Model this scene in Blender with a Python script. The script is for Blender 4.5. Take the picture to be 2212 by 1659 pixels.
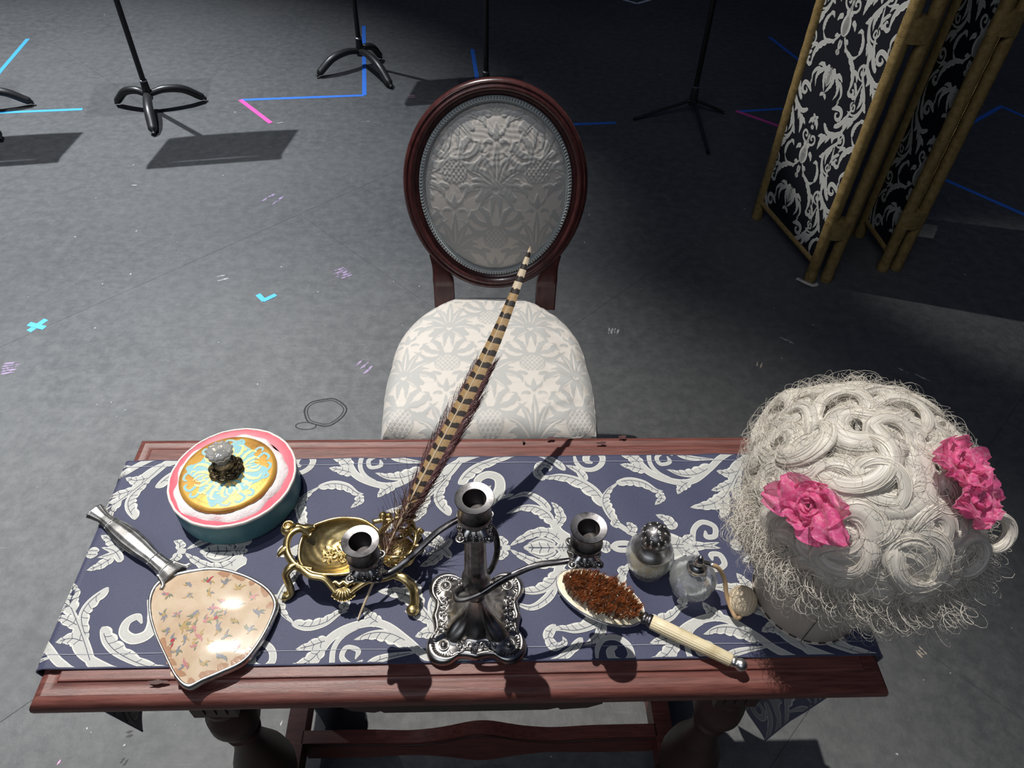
import bpy, math, random
import numpy as np
from mathutils import Vector, Matrix

for o in list(bpy.data.objects):
    bpy.data.objects.remove(o, do_unlink=True)
random.seed(7)
rng = np.random.default_rng(11)
SC = bpy.context.scene
COL = SC.collection
PI = math.pi

# ------------------------------------------------------------------ camera
IMG_W, IMG_H = 2212, 1659
FPX = 1586.84
CAM_H, PITCH, ROLL = 1.65, math.radians(45.395), math.radians(2.0841)
FW = np.array([0, math.cos(PITCH), -math.sin(PITCH)])
_rt = np.array([1.0, 0, 0])
_up = np.cross(_rt, FW)
RT = math.cos(ROLL) * _rt + math.sin(ROLL) * _up
UP = -math.sin(ROLL) * _rt + math.cos(ROLL) * _up
CAM_O = np.array([0, 0, CAM_H])
cam_data = bpy.data.cameras.new('camera')
cam_data.sensor_fit = 'HORIZONTAL'
cam_data.sensor_width = 36.0
cam_data.lens = 36.0 * FPX / IMG_W
cam_data.clip_start = 0.02
cam = bpy.data.objects.new('camera', cam_data)
COL.objects.link(cam)
cam.matrix_world = Matrix(((RT[0], UP[0], -FW[0], 0), (RT[1], UP[1], -FW[1], 0),
                           (RT[2], UP[2], -FW[2], CAM_H), (0, 0, 0, 1)))
SC.camera = cam

# ------------------------------------------------------------------ world and lights
world = bpy.data.worlds.new('dark_stage')
SC.world = world
world.use_nodes = True
bg = world.node_tree.nodes['Background']
bg.inputs[0].default_value = (0.38, 0.52, 1.0, 1)
bg.inputs[1].default_value = 0.06

def spot(name, loc, target, energy, radius_at_target, blend, size, color):
    l = bpy.data.lights.new(name, 'SPOT')
    l.energy = energy
    d = Vector(target) - Vector(loc)
    l.spot_size = 2 * math.atan(radius_at_target / d.length)
    l.spot_blend = blend
    l.shadow_soft_size = size
    l.color = color
    o = bpy.data.objects.new(name, l)
    COL.objects.link(o)
    o.location = loc
    o.rotation_euler = d.to_track_quat('-Z', 'Y').to_euler()
    return o

spot('stage_key_light', (-2.95, 3.9, 11.8), (-0.55, 0.3, 0.0), 7700, 2.32, 1.0, 0.055, (1.0, 0.965, 0.90))
spot('stage_second_light', (-1.3, 2.4, 11.0), (-1.9, 2.0, 0.0), 2600, 2.7, 1.0, 0.06, (0.93, 0.96, 1.0))
spot('stage_upstage_light', (-4.9, 5.9, 9.2), (-2.7, 2.75, 0.0), 7200, 3.0, 1.0, 0.05, (0.92, 0.96, 1.0))
spot('stage_side_light', (-5.2, 3.8, 4.6), (1.06, 2.36, 0.75), 1500, 0.55, 0.7, 0.05, (1.0, 0.97, 0.92))
fill_data = bpy.data.lights.new('front_fill_light', 'AREA')  # added soft fill, not a lamp of the stage; lifts front faces and silver
fill_data.shape = 'RECTANGLE'; fill_data.size = 4.5; fill_data.size_y = 2.0; fill_data.energy = 80; fill_data.color = (0.86, 0.92, 1.0)
fill_obj = bpy.data.objects.new('front_fill_light', fill_data); COL.objects.link(fill_obj)
fill_obj.location = (-1.8, -3.2, 5.8)
fill_obj.rotation_euler = (Vector((0.0, 0.8, 0.5)) - Vector(fill_obj.location)).to_track_quat('-Z', 'Y').to_euler()
SC.view_settings.view_transform = 'Standard'
SC.view_settings.look = 'None'
SC.view_settings.exposure = 0.0
SC.view_settings.gamma = 1.0
SC.view_settings.use_curve_mapping = False

# ------------------------------------------------------------------ coordinates
TOP = 0.76                                   # table top height
YAW = math.radians(3.145)                    # the table stands slightly turned
TU = np.array([math.cos(YAW), math.sin(YAW), 0])
TV = np.array([-math.sin(YAW), math.cos(YAW), 0])
T0 = np.array([-0.55836, 0.3207, TOP])       # near left corner of the table top
TLEN, TDEP = 1.0411, 0.4151

def ray(px, py):
    return FW + RT * (px - IMG_W / 2) / FPX - UP * (py - IMG_H / 2) / FPX
def on_z(px, py, z):
    d = ray(px, py)
    return CAM_O + d * ((z - CAM_H) / d[2])
def to_table(P):
    d = np.asarray(P, float) - T0
    return np.array([d @ TU, d @ TV, d[2]])
def tl(px, py, h=0.002):                     # table coordinates of a picture point at height h above the top
    return to_table(on_z(px, py, TOP + h))
def table_world(x, y, z=0.0):
    return T0 + TU * x + TV * y + np.array([0, 0, z])

# ------------------------------------------------------------------ materials
MATS = {}
def mat(name, color, rough=0.5, metal=0.0, var=None, bump=None, coat=0.0, coat_rough=0.05, spec=0.5,
        transmission=0.0, ior=1.45, sheen=0.0, attr=None, alpha=1.0, aniso=0.0, sss=0.0, coords='Object', stretch=None):
    """color; var=(scale, second colour, low, high, detail); bump=[(scale, strength, distance), ...]"""
    m = bpy.data.materials.new(name)
    m.use_nodes = True
    nt = m.node_tree
    b = nt.nodes['Principled BSDF']
    b.inputs['Base Color'].default_value = (*color, 1)
    b.inputs['Roughness'].default_value = rough
    b.inputs['Metallic'].default_value = metal
    b.inputs['Specular IOR Level'].default_value = spec
    b.inputs['Coat Weight'].default_value = coat
    b.inputs['Coat Roughness'].default_value = coat_rough
    b.inputs['Transmission Weight'].default_value = transmission
    b.inputs['IOR'].default_value = ior
    b.inputs['Sheen Weight'].default_value = sheen
    b.inputs['Alpha'].default_value = alpha
    b.inputs['Anisotropic'].default_value = aniso
    b.inputs['Subsurface Weight'].default_value = sss
    tc = nt.nodes.new('ShaderNodeTexCoord')
    vec = tc.outputs[coords]
    if stretch:
        mp = nt.nodes.new('ShaderNodeMapping')
        mp.inputs['Scale'].default_value = stretch
        nt.links.new(vec, mp.inputs['Vector'])
        vec = mp.outputs['Vector']
    col_out = None
    if attr:
        a = nt.nodes.new('ShaderNodeAttribute')
        a.attribute_name = attr
        col_out = a.outputs['Color']
        nt.links.new(col_out, b.inputs['Base Color'])
    if var:
        n = nt.nodes.new('ShaderNodeTexNoise')
        n.inputs['Scale'].default_value = var[0]
        n.inputs['Detail'].default_value = var[4] if len(var) > 4 else 5
        n.inputs['Roughness'].default_value = 0.6
        nt.links.new(vec, n.inputs['Vector'])
        r = nt.nodes.new('ShaderNodeMapRange')
        r.inputs['From Min'].default_value = var[2]
        r.inputs['From Max'].default_value = var[3]
        nt.links.new(n.outputs['Fac'], r.inputs['Value'])
        mx = nt.nodes.new('ShaderNodeMix')
        mx.data_type = 'RGBA'
        if attr:
            nt.links.new(col_out, mx.inputs[6])
        else:
            mx.inputs[6].default_value = (*color, 1)
        mx.inputs[7].default_value = (*var[1], 1)
        nt.links.new(r.outputs['Result'], mx.inputs[0])
        nt.links.new(mx.outputs[2], b.inputs['Base Color'])
    last = None
    for (sc_, st, di, *dt) in (bump or []):
        n = nt.nodes.new('ShaderNodeTexNoise')
        n.inputs['Scale'].default_value = sc_
        n.inputs['Detail'].default_value = dt[0] if dt else 4
        nt.links.new(vec, n.inputs['Vector'])
        bp = nt.nodes.new('ShaderNodeBump')
        bp.inputs['Strength'].default_value = st
        bp.inputs['Distance'].default_value = di
        nt.links.new(n.outputs['Fac'], bp.inputs['Height'])
        if last:
            nt.links.new(last.outputs['Normal'], bp.inputs['Normal'])
        last = bp
    if last:
        nt.links.new(last.outputs['Normal'], b.inputs['Normal'])
        nt.links.new(last.outputs['Normal'], b.inputs['Coat Normal'])
    MATS[name] = m
    return m

# ------------------------------------------------------------------ mesh helpers
def unit(v):
    n = np.linalg.norm(v)
    return v / n if n > 1e-12 else v

class MB:
    """collects vertices and faces of one mesh"""
    def __init__(self):
        self.v = []; self.f = []; self.mi = []; self.n = 0
    def add(self, verts, faces, mi=0):
        verts = np.asarray(verts, float).reshape(-1, 3)
        self.v.append(verts)
        for f in faces:
            self.f.append(tuple(int(i) + self.n for i in f)); self.mi.append(mi)
        self.n += len(verts)
        return self
    def grid(self, P, close_u=False, close_v=False, mi=0, flip=False):
        P = np.asarray(P, float); a, b = P.shape[:2]
        fs = []
        for i in range(a if close_u else a - 1):
            for j in range(b if close_v else b - 1):
                q = (i * b + j, ((i + 1) % a) * b + j, ((i + 1) % a) * b + (j + 1) % b, i * b + (j + 1) % b)
                fs.append(q[::-1] if flip else q)
        return self.add(P.reshape(-1, 3), fs, mi)
    def box(self, x0, x1, y0, y1, z0, z1, mi=0):
        v = [(x, y, z) for x in (x0, x1) for y in (y0, y1) for z in (z0, z1)]
        return self.add(v, [(0, 1, 3, 2), (4, 6, 7, 5), (0, 4, 5, 1), (2, 3, 7, 6), (0, 2, 6, 4), (1, 5, 7, 3)], mi)
    def prism(self, poly, z0, z1, mi=0):
        n = len(poly)
        v = [(p[0], p[1], z0) for p in poly] + [(p[0], p[1], z1) for p in poly]
        f = [tuple(range(n))[::-1], tuple(range(n, 2 * n))] + [(i, (i + 1) % n, n + (i + 1) % n, n + i) for i in range(n)]
        return self.add(v, f, mi)
    def lathe(self, prof, n=32, c=(0, 0, 0), mod=None, mi=0, cap=True):
        th = np.linspace(0, 2 * PI, n, endpoint=False)
        P = np.zeros((len(prof), n, 3))
        for i, (r, z) in enumerate(prof):
            rr = r * np.ones(n) if mod is None else np.array([mod(t, r, z) for t in th])
            P[i, :, 0] = c[0] + rr * np.cos(th); P[i, :, 1] = c[1] + rr * np.sin(th); P[i, :, 2] = c[2] + z
        self.grid(P, close_v=True, mi=mi, flip=True)
        if cap:
            k = self.n - len(prof) * n
            if prof[0][0] > 1e-5: self.f.append(tuple(k + j for j in range(n))[::-1]); self.mi.append(mi)
            if prof[-1][0] > 1e-5:
                k2 = self.n - n
                self.f.append(tuple(k2 + j for j in range(n))); self.mi.append(mi)
        return self
    def tube(self, path, rad, n=8, closed=False, sx=1.0, sy=1.0, up=(0, 0, 1), mi=0, mod=None, twist=0.0):
        path = np.asarray(path, float); N = len(path)
        rad = np.broadcast_to(np.asarray(rad, float), (N,))
        if closed: tan = np.roll(path, -1, 0) - np.roll(path, 1, 0)
        else: tan = np.gradient(path, axis=0)
        tan /= np.linalg.norm(tan, axis=1)[:, None] + 1e-12
        P = np.zeros((N, n, 3)); th = np.linspace(0, 2 * PI, n, endpoint=False)
        a = np.array(up, float)
        if abs(a @ tan[0]) > 0.95: a = np.array([1.0, 0.2, 0])
        s = unit(np.cross(tan[0], a)); w = np.cross(s, tan[0])
        for i in range(N):
            s = unit(s - tan[i] * (s @ tan[i])); w = np.cross(s, tan[i])
            t2 = th + twist * i
            rm = rad[i] * (1 if mod is None else mod(th, i / (N - 1)))
            P[i] = path[i] + np.outer(np.cos(t2) * rm * sx, s) + np.outer(np.sin(t2) * rm * sy, w)
        k = self.n
        self.grid(P, close_u=closed, close_v=True, mi=mi)
        if not closed:
            self.f.append(tuple(k + j for j in range(n))[::-1]); self.mi.append(mi)
            self.f.append(tuple(k + (N - 1) * n + j for j in range(n))); self.mi.append(mi)
        return self
    def ball(self, c, r, n=12, m=8, sx=1, sy=1, sz=1, mi=0):
        prof = [(r * math.sin(PI * i / m), -r * math.cos(PI * i / m)) for i in range(m + 1)]
        k = len(self.v)
        self.lathe(prof, n, (0, 0, 0), mi=mi, cap=False)
        self.v[-1] = self.v[-1] * np.array([sx, sy, sz]) + np.array(c)
        return self

def obj(name, mb, m, parent=None, smooth=True, angle=None, attr=None):
    me = bpy.data.meshes.new(name)
    V = np.concatenate(mb.v) if mb.v else np.zeros((0, 3))
    me.from_pydata(V.tolist(), [], mb.f)
    ms = m if isinstance(m, (list, tuple)) else [m]
    for x in ms: me.materials.append(MATS[x] if isinstance(x, str) else x)
    if len(ms) > 1: me.polygons.foreach_set('material_index', mb.mi)
    if smooth:
        me.polygons.foreach_set('use_smooth', [True] * len(me.polygons))
        if angle: me.set_sharp_from_angle(angle=math.radians(angle))
    if attr is not None:
        ca = me.color_attributes.new('Col', 'FLOAT_COLOR', 'POINT')
        ca.data.foreach_set('color', np.concatenate([attr, np.ones((len(attr), 1))], 1).astype(np.float32).ravel())
    me.update()
    o = bpy.data.objects.new(name, me)
    COL.objects.link(o)
    if parent: o.parent = parent
    return o

def fast_obj(name, V, F, m, parent=None, smooth=True, attr=None):
    """V (n,3), F (k,3 or 4) arrays"""
    me = bpy.data.meshes.new(name)
    F = np.asarray(F, np.int32); k, w = F.shape
    me.vertices.add(len(V)); me.vertices.foreach_set('co', np.asarray(V, np.float32).ravel())
    me.loops.add(k * w); me.loops.foreach_set('vertex_index', F.ravel())
    me.polygons.add(k)
    me.polygons.foreach_set('loop_start', np.arange(0, k * w, w, dtype=np.int32))
    me.polygons.foreach_set('use_smooth', [smooth] * k)
    me.materials.append(MATS[m])
    me.update(calc_edges=True)
    if attr is not None:
        ca = me.color_attributes.new('Col', 'FLOAT_COLOR', 'POINT')
        ca.data.foreach_set('color', np.concatenate([attr, np.ones((len(attr), 1))], 1).astype(np.float32).ravel())
    me.validate()
    o = bpy.data.objects.new(name, me)
    COL.objects.link(o)
    if parent: o.parent = parent
    return o

def tag(o, label, cat, group=None, kind=None):
    if label: o['label'] = label
    if cat: o['category'] = cat
    if group: o['group'] = group
    if kind: o['kind'] = kind
    return o
def thing(name, label, cat, loc=(0, 0, 0), rotz=0.0, group=None):
    o = bpy.data.objects.new(name, None)
    o.empty_display_size = 0.05
    COL.objects.link(o)
    o.location = [float(x) for x in loc]; o.rotation_euler = (0, 0, rotz)
    return tag(o, label, cat, group)
def on_table(name, label, cat, x, y, z=0.0, rot=0.0, group=None):
    return thing(name, label, cat, table_world(x, y, z), YAW + rot, group)

def smooth_path(pts, n=8, closed=False):
    """Catmull-Rom through pts"""
    p = np.asarray(pts, float)
    if closed: p = np.vstack([p[-1], p, p[0], p[1]])
    else: p = np.vstack([2 * p[0] - p[1], p, 2 * p[-1] - p[-2]])
    out = []
    for i in range(1, len(p) - 2):
        for t in np.linspace(0, 1, n, endpoint=False):
            a, b, c, d = p[i - 1], p[i], p[i + 1], p[i + 2]
            out.append(0.5 * ((2 * b) + (-a + c) * t + (2 * a - 5 * b + 4 * c - d) * t * t + (-a + 3 * b - 3 * c + d) * t ** 3))
    if not closed: out.append(p[-2])
    return np.array(out)

# flat leaf and stroke shapes, used for every woven or painted scroll: returns left and right outlines
def leaf2(spine, wl, wr, lobes=0, n=10, tip=0.55, depth=0.38):
    s = smooth_path(np.asarray(spine, float)[:, :2], n)
    N = len(s)
    t = np.linspace(0, 1, N)
    tan = np.gradient(s, axis=0); tan /= np.linalg.norm(tan, axis=1)[:, None] + 1e-12
    nor = np.stack([-tan[:, 1], tan[:, 0]], 1)
    env = np.clip(np.sin(PI * np.clip(t, 0, 1) ** tip), 0, 1) ** 0.75
    env = np.maximum(env, 0.12 * (1 - t))
    if lobes:
        ph = (t * lobes) % 1.0
        lob = (1 - depth) + depth * np.sin(PI * np.clip(ph * 0.9 + 0.1, 0, 1)) ** 0.6
    else: lob = 1.0
    big = max(wl, wr)
    L = s + nor * (wl * env * (lob if wl > 0.6 * big else 1.0))[:, None]
    R = s - nor * (wr * env * (lob if wr > 0.6 * big else 1.0))[:, None]
    return s, L, R
def stroke2(spine, w0, w1, n=8):
    s = smooth_path(np.asarray(spine, float)[:, :2], n)
    N = len(s); t = np.linspace(0, 1, N)
    tan = np.gradient(s, axis=0); tan /= np.linalg.norm(tan, axis=1)[:, None] + 1e-12
    nor = np.stack([-tan[:, 1], tan[:, 0]], 1)
    w = (w0 + (w1 - w0) * t) * np.minimum(1, 6 * (1 - t) + 0.25) * np.minimum(1, 6 * t + 0.25)
    return s, s + nor * w[:, None], s - nor * w[:, None]

# ------------------------------------------------------------------ the setting: stage floor of painted hardboard sheets
def floor_material():
    m = bpy.data.materials.new('painted_stage_floor')
    m.use_nodes = True
    nt = m.node_tree; b = nt.nodes['Principled BSDF']
    g = nt.nodes.new('ShaderNodeNewGeometry')
    def noise(scale, detail=5, rough=0.6, stretch=None, rot=0):
        n = nt.nodes.new('ShaderNodeTexNoise'); n.inputs['Scale'].default_value = scale
        n.inputs['Detail'].default_value = detail; n.inputs['Roughness'].default_value = rough
        if stretch:
            mp = nt.nodes.new('ShaderNodeMapping'); mp.inputs['Scale'].default_value = stretch
            mp.inputs['Rotation'].default_value = (0, 0, rot)
            nt.links.new(g.outputs['Position'], mp.inputs['Vector']); nt.links.new(mp.outputs['Vector'], n.inputs['Vector'])
        else: nt.links.new(g.outputs['Position'], n.inputs['Vector'])
        return n.outputs['Fac']
    def rng_(v, a, b_, c=0.0, d=1.0):
        r = nt.nodes.new('ShaderNodeMapRange'); r.inputs[1].default_value = a; r.inputs[2].default_value = b_
        r.inputs[3].default_value = c; r.inputs[4].default_value = d
        nt.links.new(v, r.inputs['Value']); return r.outputs['Result']
    def mix(f, a, b_):
        x = nt.nodes.new('ShaderNodeMix'); x.data_type = 'RGBA'
        nt.links.new(f, x.inputs[0])
        for k, c in ((6, a), (7, b_)):
            if isinstance(c, tuple): x.inputs[k].default_value = (*c, 1)
            else: nt.links.new(c, x.inputs[k])
        return x.outputs[2]
    c1 = mix(rng_(noise(1.3), 0.35, 0.65), (0.066, 0.069, 0.073), (0.088, 0.09, 0.093))
    c2 = mix(rng_(noise(26, 8, 0.7), 0.4, 0.72), c1, (0.12, 0.122, 0.124))
    sc1 = rng_(noise(3.0, 6, 0.65, (1.5, 26, 1), 0.7), 0.66, 0.74)
    sc2 = rng_(noise(3.0, 6, 0.65, (24, 1.2, 1), 0.5), 0.68, 0.76)
    c3 = mix(sc1, c2, (0.13, 0.13, 0.135))
    c4 = mix(sc2, c3, (0.12, 0.115, 0.13))
    nt.links.new(c4, b.inputs['Base Color'])
    nt.links.new(rng_(noise(6, 4), 0.3, 0.7, 0.54, 0.68), b.inputs['Roughness'])
    b.inputs['Specular IOR Level'].default_value = 0.32
    bump = None
    for fac, st, di in ((noise(14, 6, 0.65), 0.5, 0.006), (noise(90, 5, 0.7), 0.4, 0.0022), (noise(3, 5, 0.6, (2, 22, 1), 0.72), 0.25, 0.004)):
        bp = nt.nodes.new('ShaderNodeBump'); bp.inputs['Strength'].default_value = st; bp.inputs['Distance'].default_value = di
        nt.links.new(fac, bp.inputs['Height'])
        if bump: nt.links.new(bump.outputs['Normal'], bp.inputs['Normal'])
        bump = bp
    nt.links.new(bump.outputs['Normal'], b.inputs['Normal'])
    MATS['floor'] = m
floor_material()
mat('floor_gap', (0.05, 0.05, 0.052), 0.8)
mb = MB(); mb.box(-14, 14, -8, 16, -0.06, -0.005)
floor = obj('floor', mb, 'floor_gap', smooth=False)
tag(floor, 'matte dark grey painted stage floor of large square-cut sheets', None, kind='structure')
FA = math.radians(47.0)
fd = np.array([math.cos(FA), math.sin(FA)]); fn = np.array([math.sin(FA), -math.cos(FA)])
mb = MB(); g_ = 0.00025
mb.add([(x, y, z) for z, e in ((-0.0055, 0), (-0.0006, 0), (0, 0.0010)) for x, y in
        ((g_ + e, g_ + e), (2.44 - g_ - e, g_ + e), (2.44 - g_ - e, 1.22 - g_ - e), (g_ + e, 1.22 - g_ - e))],
       [(8, 9, 10, 11)] + [(k * 4 + i, k * 4 + (i + 1) % 4, k * 4 + 4 + (i + 1) % 4, k * 4 + 4 + i) for k in (0, 1) for i in range(4)])
panel0 = obj('floor_panel', mb, 'floor', floor, smooth=False)
first = True
for k in range(-7, 6):
    for j in range(-5, 6):
        n0 = -2.38 + 1.22 * k
        d0 = 1.26 + 2.44 * j + (1.22 if k % 2 else 0)
        p = fd * d0 + fn * (n0 + 1.22)
        cx = p + fd * 1.22 - fn * 0.61
        if abs(cx[0]) > 8 or cx[1] < -4 or cx[1] > 11: continue
        o = panel0 if first else panel0.copy()
        if not first: COL.objects.link(o); o.parent = floor
        first = False
        o.location = (p[0], p[1], 0); o.rotation_euler = (0, 0, FA)

# black masking walls of the stage, well outside the picture
mat('black_wall', (0.012, 0.012, 0.013), 0.9, bump=[(30, 0.2, 0.004)])
for nm, b in (('wall_back', (-8, 8, 11.0, 11.15)), ('wall_front', (-8, 8, -5.15, -5.0)), ('wall_left', (-8.15, -8, -5.15, 11.15)), ('wall_right', (8, 8.15, -5.15, 11.15))):
    mb = MB(); mb.box(b[0], b[1], b[2], b[3], -0.005, 6.0)
    tag(obj(nm, mb, 'black_wall', smooth=False), 'black painted masking wall around the stage', None, kind='structure')

# worn paint marks and flecks on the floor
mat('fleck_white', (0.40, 0.40, 0.39), 0.7)
mat('scuff_purple', (0.30, 0.22, 0.36), 0.7, var=(60, (0.09, 0.085, 0.10), 0.45, 0.6))
mat('scuff_white', (0.42, 0.42, 0.42), 0.7, var=(80, (0.09, 0.09, 0.09), 0.45, 0.6))
mat('scuff_tan', (0.50, 0.42, 0.34), 0.7, var=(70, (0.1, 0.1, 0.1), 0.5, 0.62))
mat('scuff_pink', (0.62, 0.30, 0.48), 0.7)
mat('chip_dark', (0.012, 0.012, 0.013), 0.6)
def blob(cx, cy, r, n=7, el=1.0, ang=0.0, z=0.0004):
    pts = []
    for i in range(n):
        a = 2 * PI * i / n; q = r * random.uniform(0.5, 1.1)
        x, y = q * math.cos(a) * el, q * math.sin(a)
        pts.append((cx + x * math.cos(ang) - y * math.sin(ang), cy + x * math.sin(ang) + y * math.cos(ang), z))
    return pts
mb = MB()
for i in range(230):
    px = random.uniform(-100, 2300); py = random.uniform(20, 1640)
    P = on_z(px, py, 0)
    r = random.choice([0.0009, 0.0012, 0.0016, 0.0026]) * (1 + P[1] * 0.15)
    k = random.randint(5, 8)
    mb.add(blob(P[0], P[1], r, k, random.uniform(1, 2.2), random.uniform(0, 3)), [tuple(range(k))])
o = obj('paint_flecks', mb, 'fleck_white', floor, smooth=False); o['kind'] = 'stuff'
def floor_mark(name, m, px, py, parts, label=None):
    """parts: (dx, dy, length, width, angle) in metres about the point under the pixel"""
    P = on_z(px, py, 0); mb = MB()
    for (dx, dy, ln, wd, an) in parts:
        b = blob(P[0] + dx, P[1] + dy, wd / 2, 11, ln / wd, math.radians(an), 0.0005)
        k = mb.n; mb.add(b, [tuple(range(len(b)))])
    o = obj(name, mb, m, floor, smooth=False)
    if label: o['label'] = label
    return o
for (px, py, m, n, sz, an) in [(740, 590, 'scuff_purple', 5, 0.085, 35), (787, 790, 'scuff_purple', 3, 0.085, 52), (20, 795, 'scuff_purple', 5, 0.07, 15),
                               (890, 208, 'scuff_pink', 2, 0.05, 10), (590, 430, 'scuff_purple', 2, 0.12, 62), (1325, 715, 'scuff_white', 4, 0.05, 80),
                               (1640, 788, 'scuff_tan', 2, 0.035, 70), (1990, 1410, 'scuff_tan', 3, 0.03, 120), (290, 400, 'fleck_white', 1, 0.035, 10),
                               (795, 262, 'fleck_white', 1, 0.028, 10), (605, 265, 'fleck_white', 1, 0.05, 15), (480, 600, 'scuff_white', 2, 0.06, 20),
                               (280, 1585, 'chip_dark', 2, 0.022, 20), (268, 1645, 'chip_dark', 2, 0.022, 70), (128, 1646, 'scuff_pink', 1, 0.018, 70),
                               (2085, 940, 'scuff_white', 1, 0.12, -60), (1700, 735, 'scuff_white', 1, 0.10, -42), (1990, 815, 'scuff_white', 1, 0.07, -38), (1950, 800, 'scuff_white', 1, 0.05, -40)]:
    parts = []
    for i in range(n):
        f = (i - (n - 1) / 2) / max(1, n)
        parts.append((-f * sz * math.sin(math.radians(an)) * 0.8, f * sz * math.cos(math.radians(an)) * 0.8, sz * random.uniform(0.7, 1), 0.09 * sz + 0.004, an + random.uniform(-6, 6)))
    floor_mark('paint_scuff', m, px, py, parts)
# ring pressed into the paint left of the chair
P = on_z(702, 890, 0); mb = MB()
pts = [(P[0] + 0.062 * math.cos(a) * (1 + 0.06 * math.sin(3 * a)), P[1] + 0.055 * math.sin(a) * (1 + 0.05 * math.cos(5 * a)), 0.0004) for a in np.linspace(0, 2 * PI, 50, endpoint=False)]
mb.tube(pts, 0.0022, 6, closed=True, sy=0.4)
pts = [(p[0] * 0.86 + P[0] * 0.14, p[1] * 0.86 + P[1] * 0.14, 0.0003) for p in pts]
mb.tube(pts, 0.0014, 6, closed=True, sy=0.4)
pts = [(P[0] - 0.045 + 0.03 * math.cos(a), P[1] - 0.058 + 0.014 * math.sin(a), 0.0003) for a in np.linspace(0, 2 * PI, 24, endpoint=False)]
mb.tube(pts, 0.0016, 6, closed=True, sy=0.4)
obj('ring_mark', mb, 'chip_dark', floor)

# ------------------------------------------------------------------ tape marks
mat('tape_blue', (0.045, 0.20, 0.78), 0.45)
mat('tape_light_blue', (0.06, 0.40, 0.85), 0.45)
mat('tape_pink', (0.88, 0.10, 0.42), 0.45)
mat('tape_white', (0.80, 0.82, 0.85), 0.5)
def tape(a, b, m, label, w=0.022, z=0.0, ext=0.0, group=None):
    A = on_z(*a, 0)[:2]; B = on_z(*b, 0)[:2]
    d = unit(B - A); A = A - d * ext; B = B + d * ext
    L = np.linalg.norm(B - A); nrm = np.array([-d[1], d[0]])
    mb = MB(); n = max(3, int(L / 0.1))
    P = np.zeros((n + 1, 4, 3))
    for i in range(n + 1):
        c = A + (B - A) * i / n
        ws = w / 2 * (1 + 0.03 * math.sin(i * 2.1))
        for j, (s, h) in enumerate(((-1, 0.0001), (-1, 0.0006), (1, 0.0006), (1, 0.0001))):
            q = c + nrm * ws * s
            P[i, j] = (q[0] - A[0], q[1] - A[1], h)
    mb.grid(P, flip=True)
    o = obj('tape_strip', mb, m, smooth=False)
    o.location = (A[0], A[1], z)
    return tag(o, label, 'tape', group)
tape((520, 216), (787, 206), 'tape_blue', 'long blue tape strip running right from the pink tape corner')
tape((787, 206), (786, 56), 'tape_blue', 'blue tape strip receding behind the music stand left of the chair back', z=0.0006)
tape((519, 216), (585, 266), 'tape_pink', 'pink tape strip slanting down beside the leftmost full music stand', z=0.0006)
tape((-40, 245), (178, 236), 'tape_light_blue', 'light blue tape strip at the left picture edge beside a stand foot')
tape((-30, 190), (60, 84), 'tape_light_blue', 'light blue tape strip slanting at the upper left picture edge')
tape((1020, 106), (1034, 190), 'tape_blue', 'short blue tape strip just behind the top of the chair back')
tape((1200, 270), (1330, 265), 'tape_blue', 'short blue tape strip to the right of the chair back')
tape((1592, 241), (1690, 235), 'tape_blue', 'blue tape strip left of the folding screen, joining a pink one')
tape((1590, 240), (1690, 275), 'tape_pink', 'pink tape strip running under the edge of the folding screen', z=0.0006)
tape((1662, 80), (1730, 133), 'tape_blue', 'blue tape strip slanting behind the upper left of the folding screen')
tape((2040, 300), (2162, 230), 'tape_blue', 'blue tape strip rising right of the folding screen to a corner')
tape((2160, 229), (2250, 268), 'tape_blue', 'blue tape strip descending from the corner at the right picture edge', z=0.0006)
tape((2000, 370), (2250, 480), 'tape_blue', 'long blue tape strip right of the folding screen, nearest its feet')
tape((1300, -14), (1377, 8), 'tape_white', 'white tape strip at top edge, left half of the chevron')
tape((1377, 8), (1450, -14), 'tape_white', 'white tape strip at top edge, right half of the chevron', z=0.0006)
tape((62, 716), (100, 690), 'tape_light_blue', 'light blue tape strip of the cross mark, longer arm', w=0.02)
tape((62, 700), (97, 709), 'tape_light_blue', 'light blue tape strip of the cross mark, shorter arm', w=0.02, z=0.0006)
tape((557, 636), (571, 650), 'tape_light_blue', 'short light blue tape piece, left arm of the tick mark', w=0.018)
tape((568, 650), (596, 637), 'tape_light_blue', 'short light blue tape piece, right arm of the tick mark', w=0.018, z=0.0006)

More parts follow.
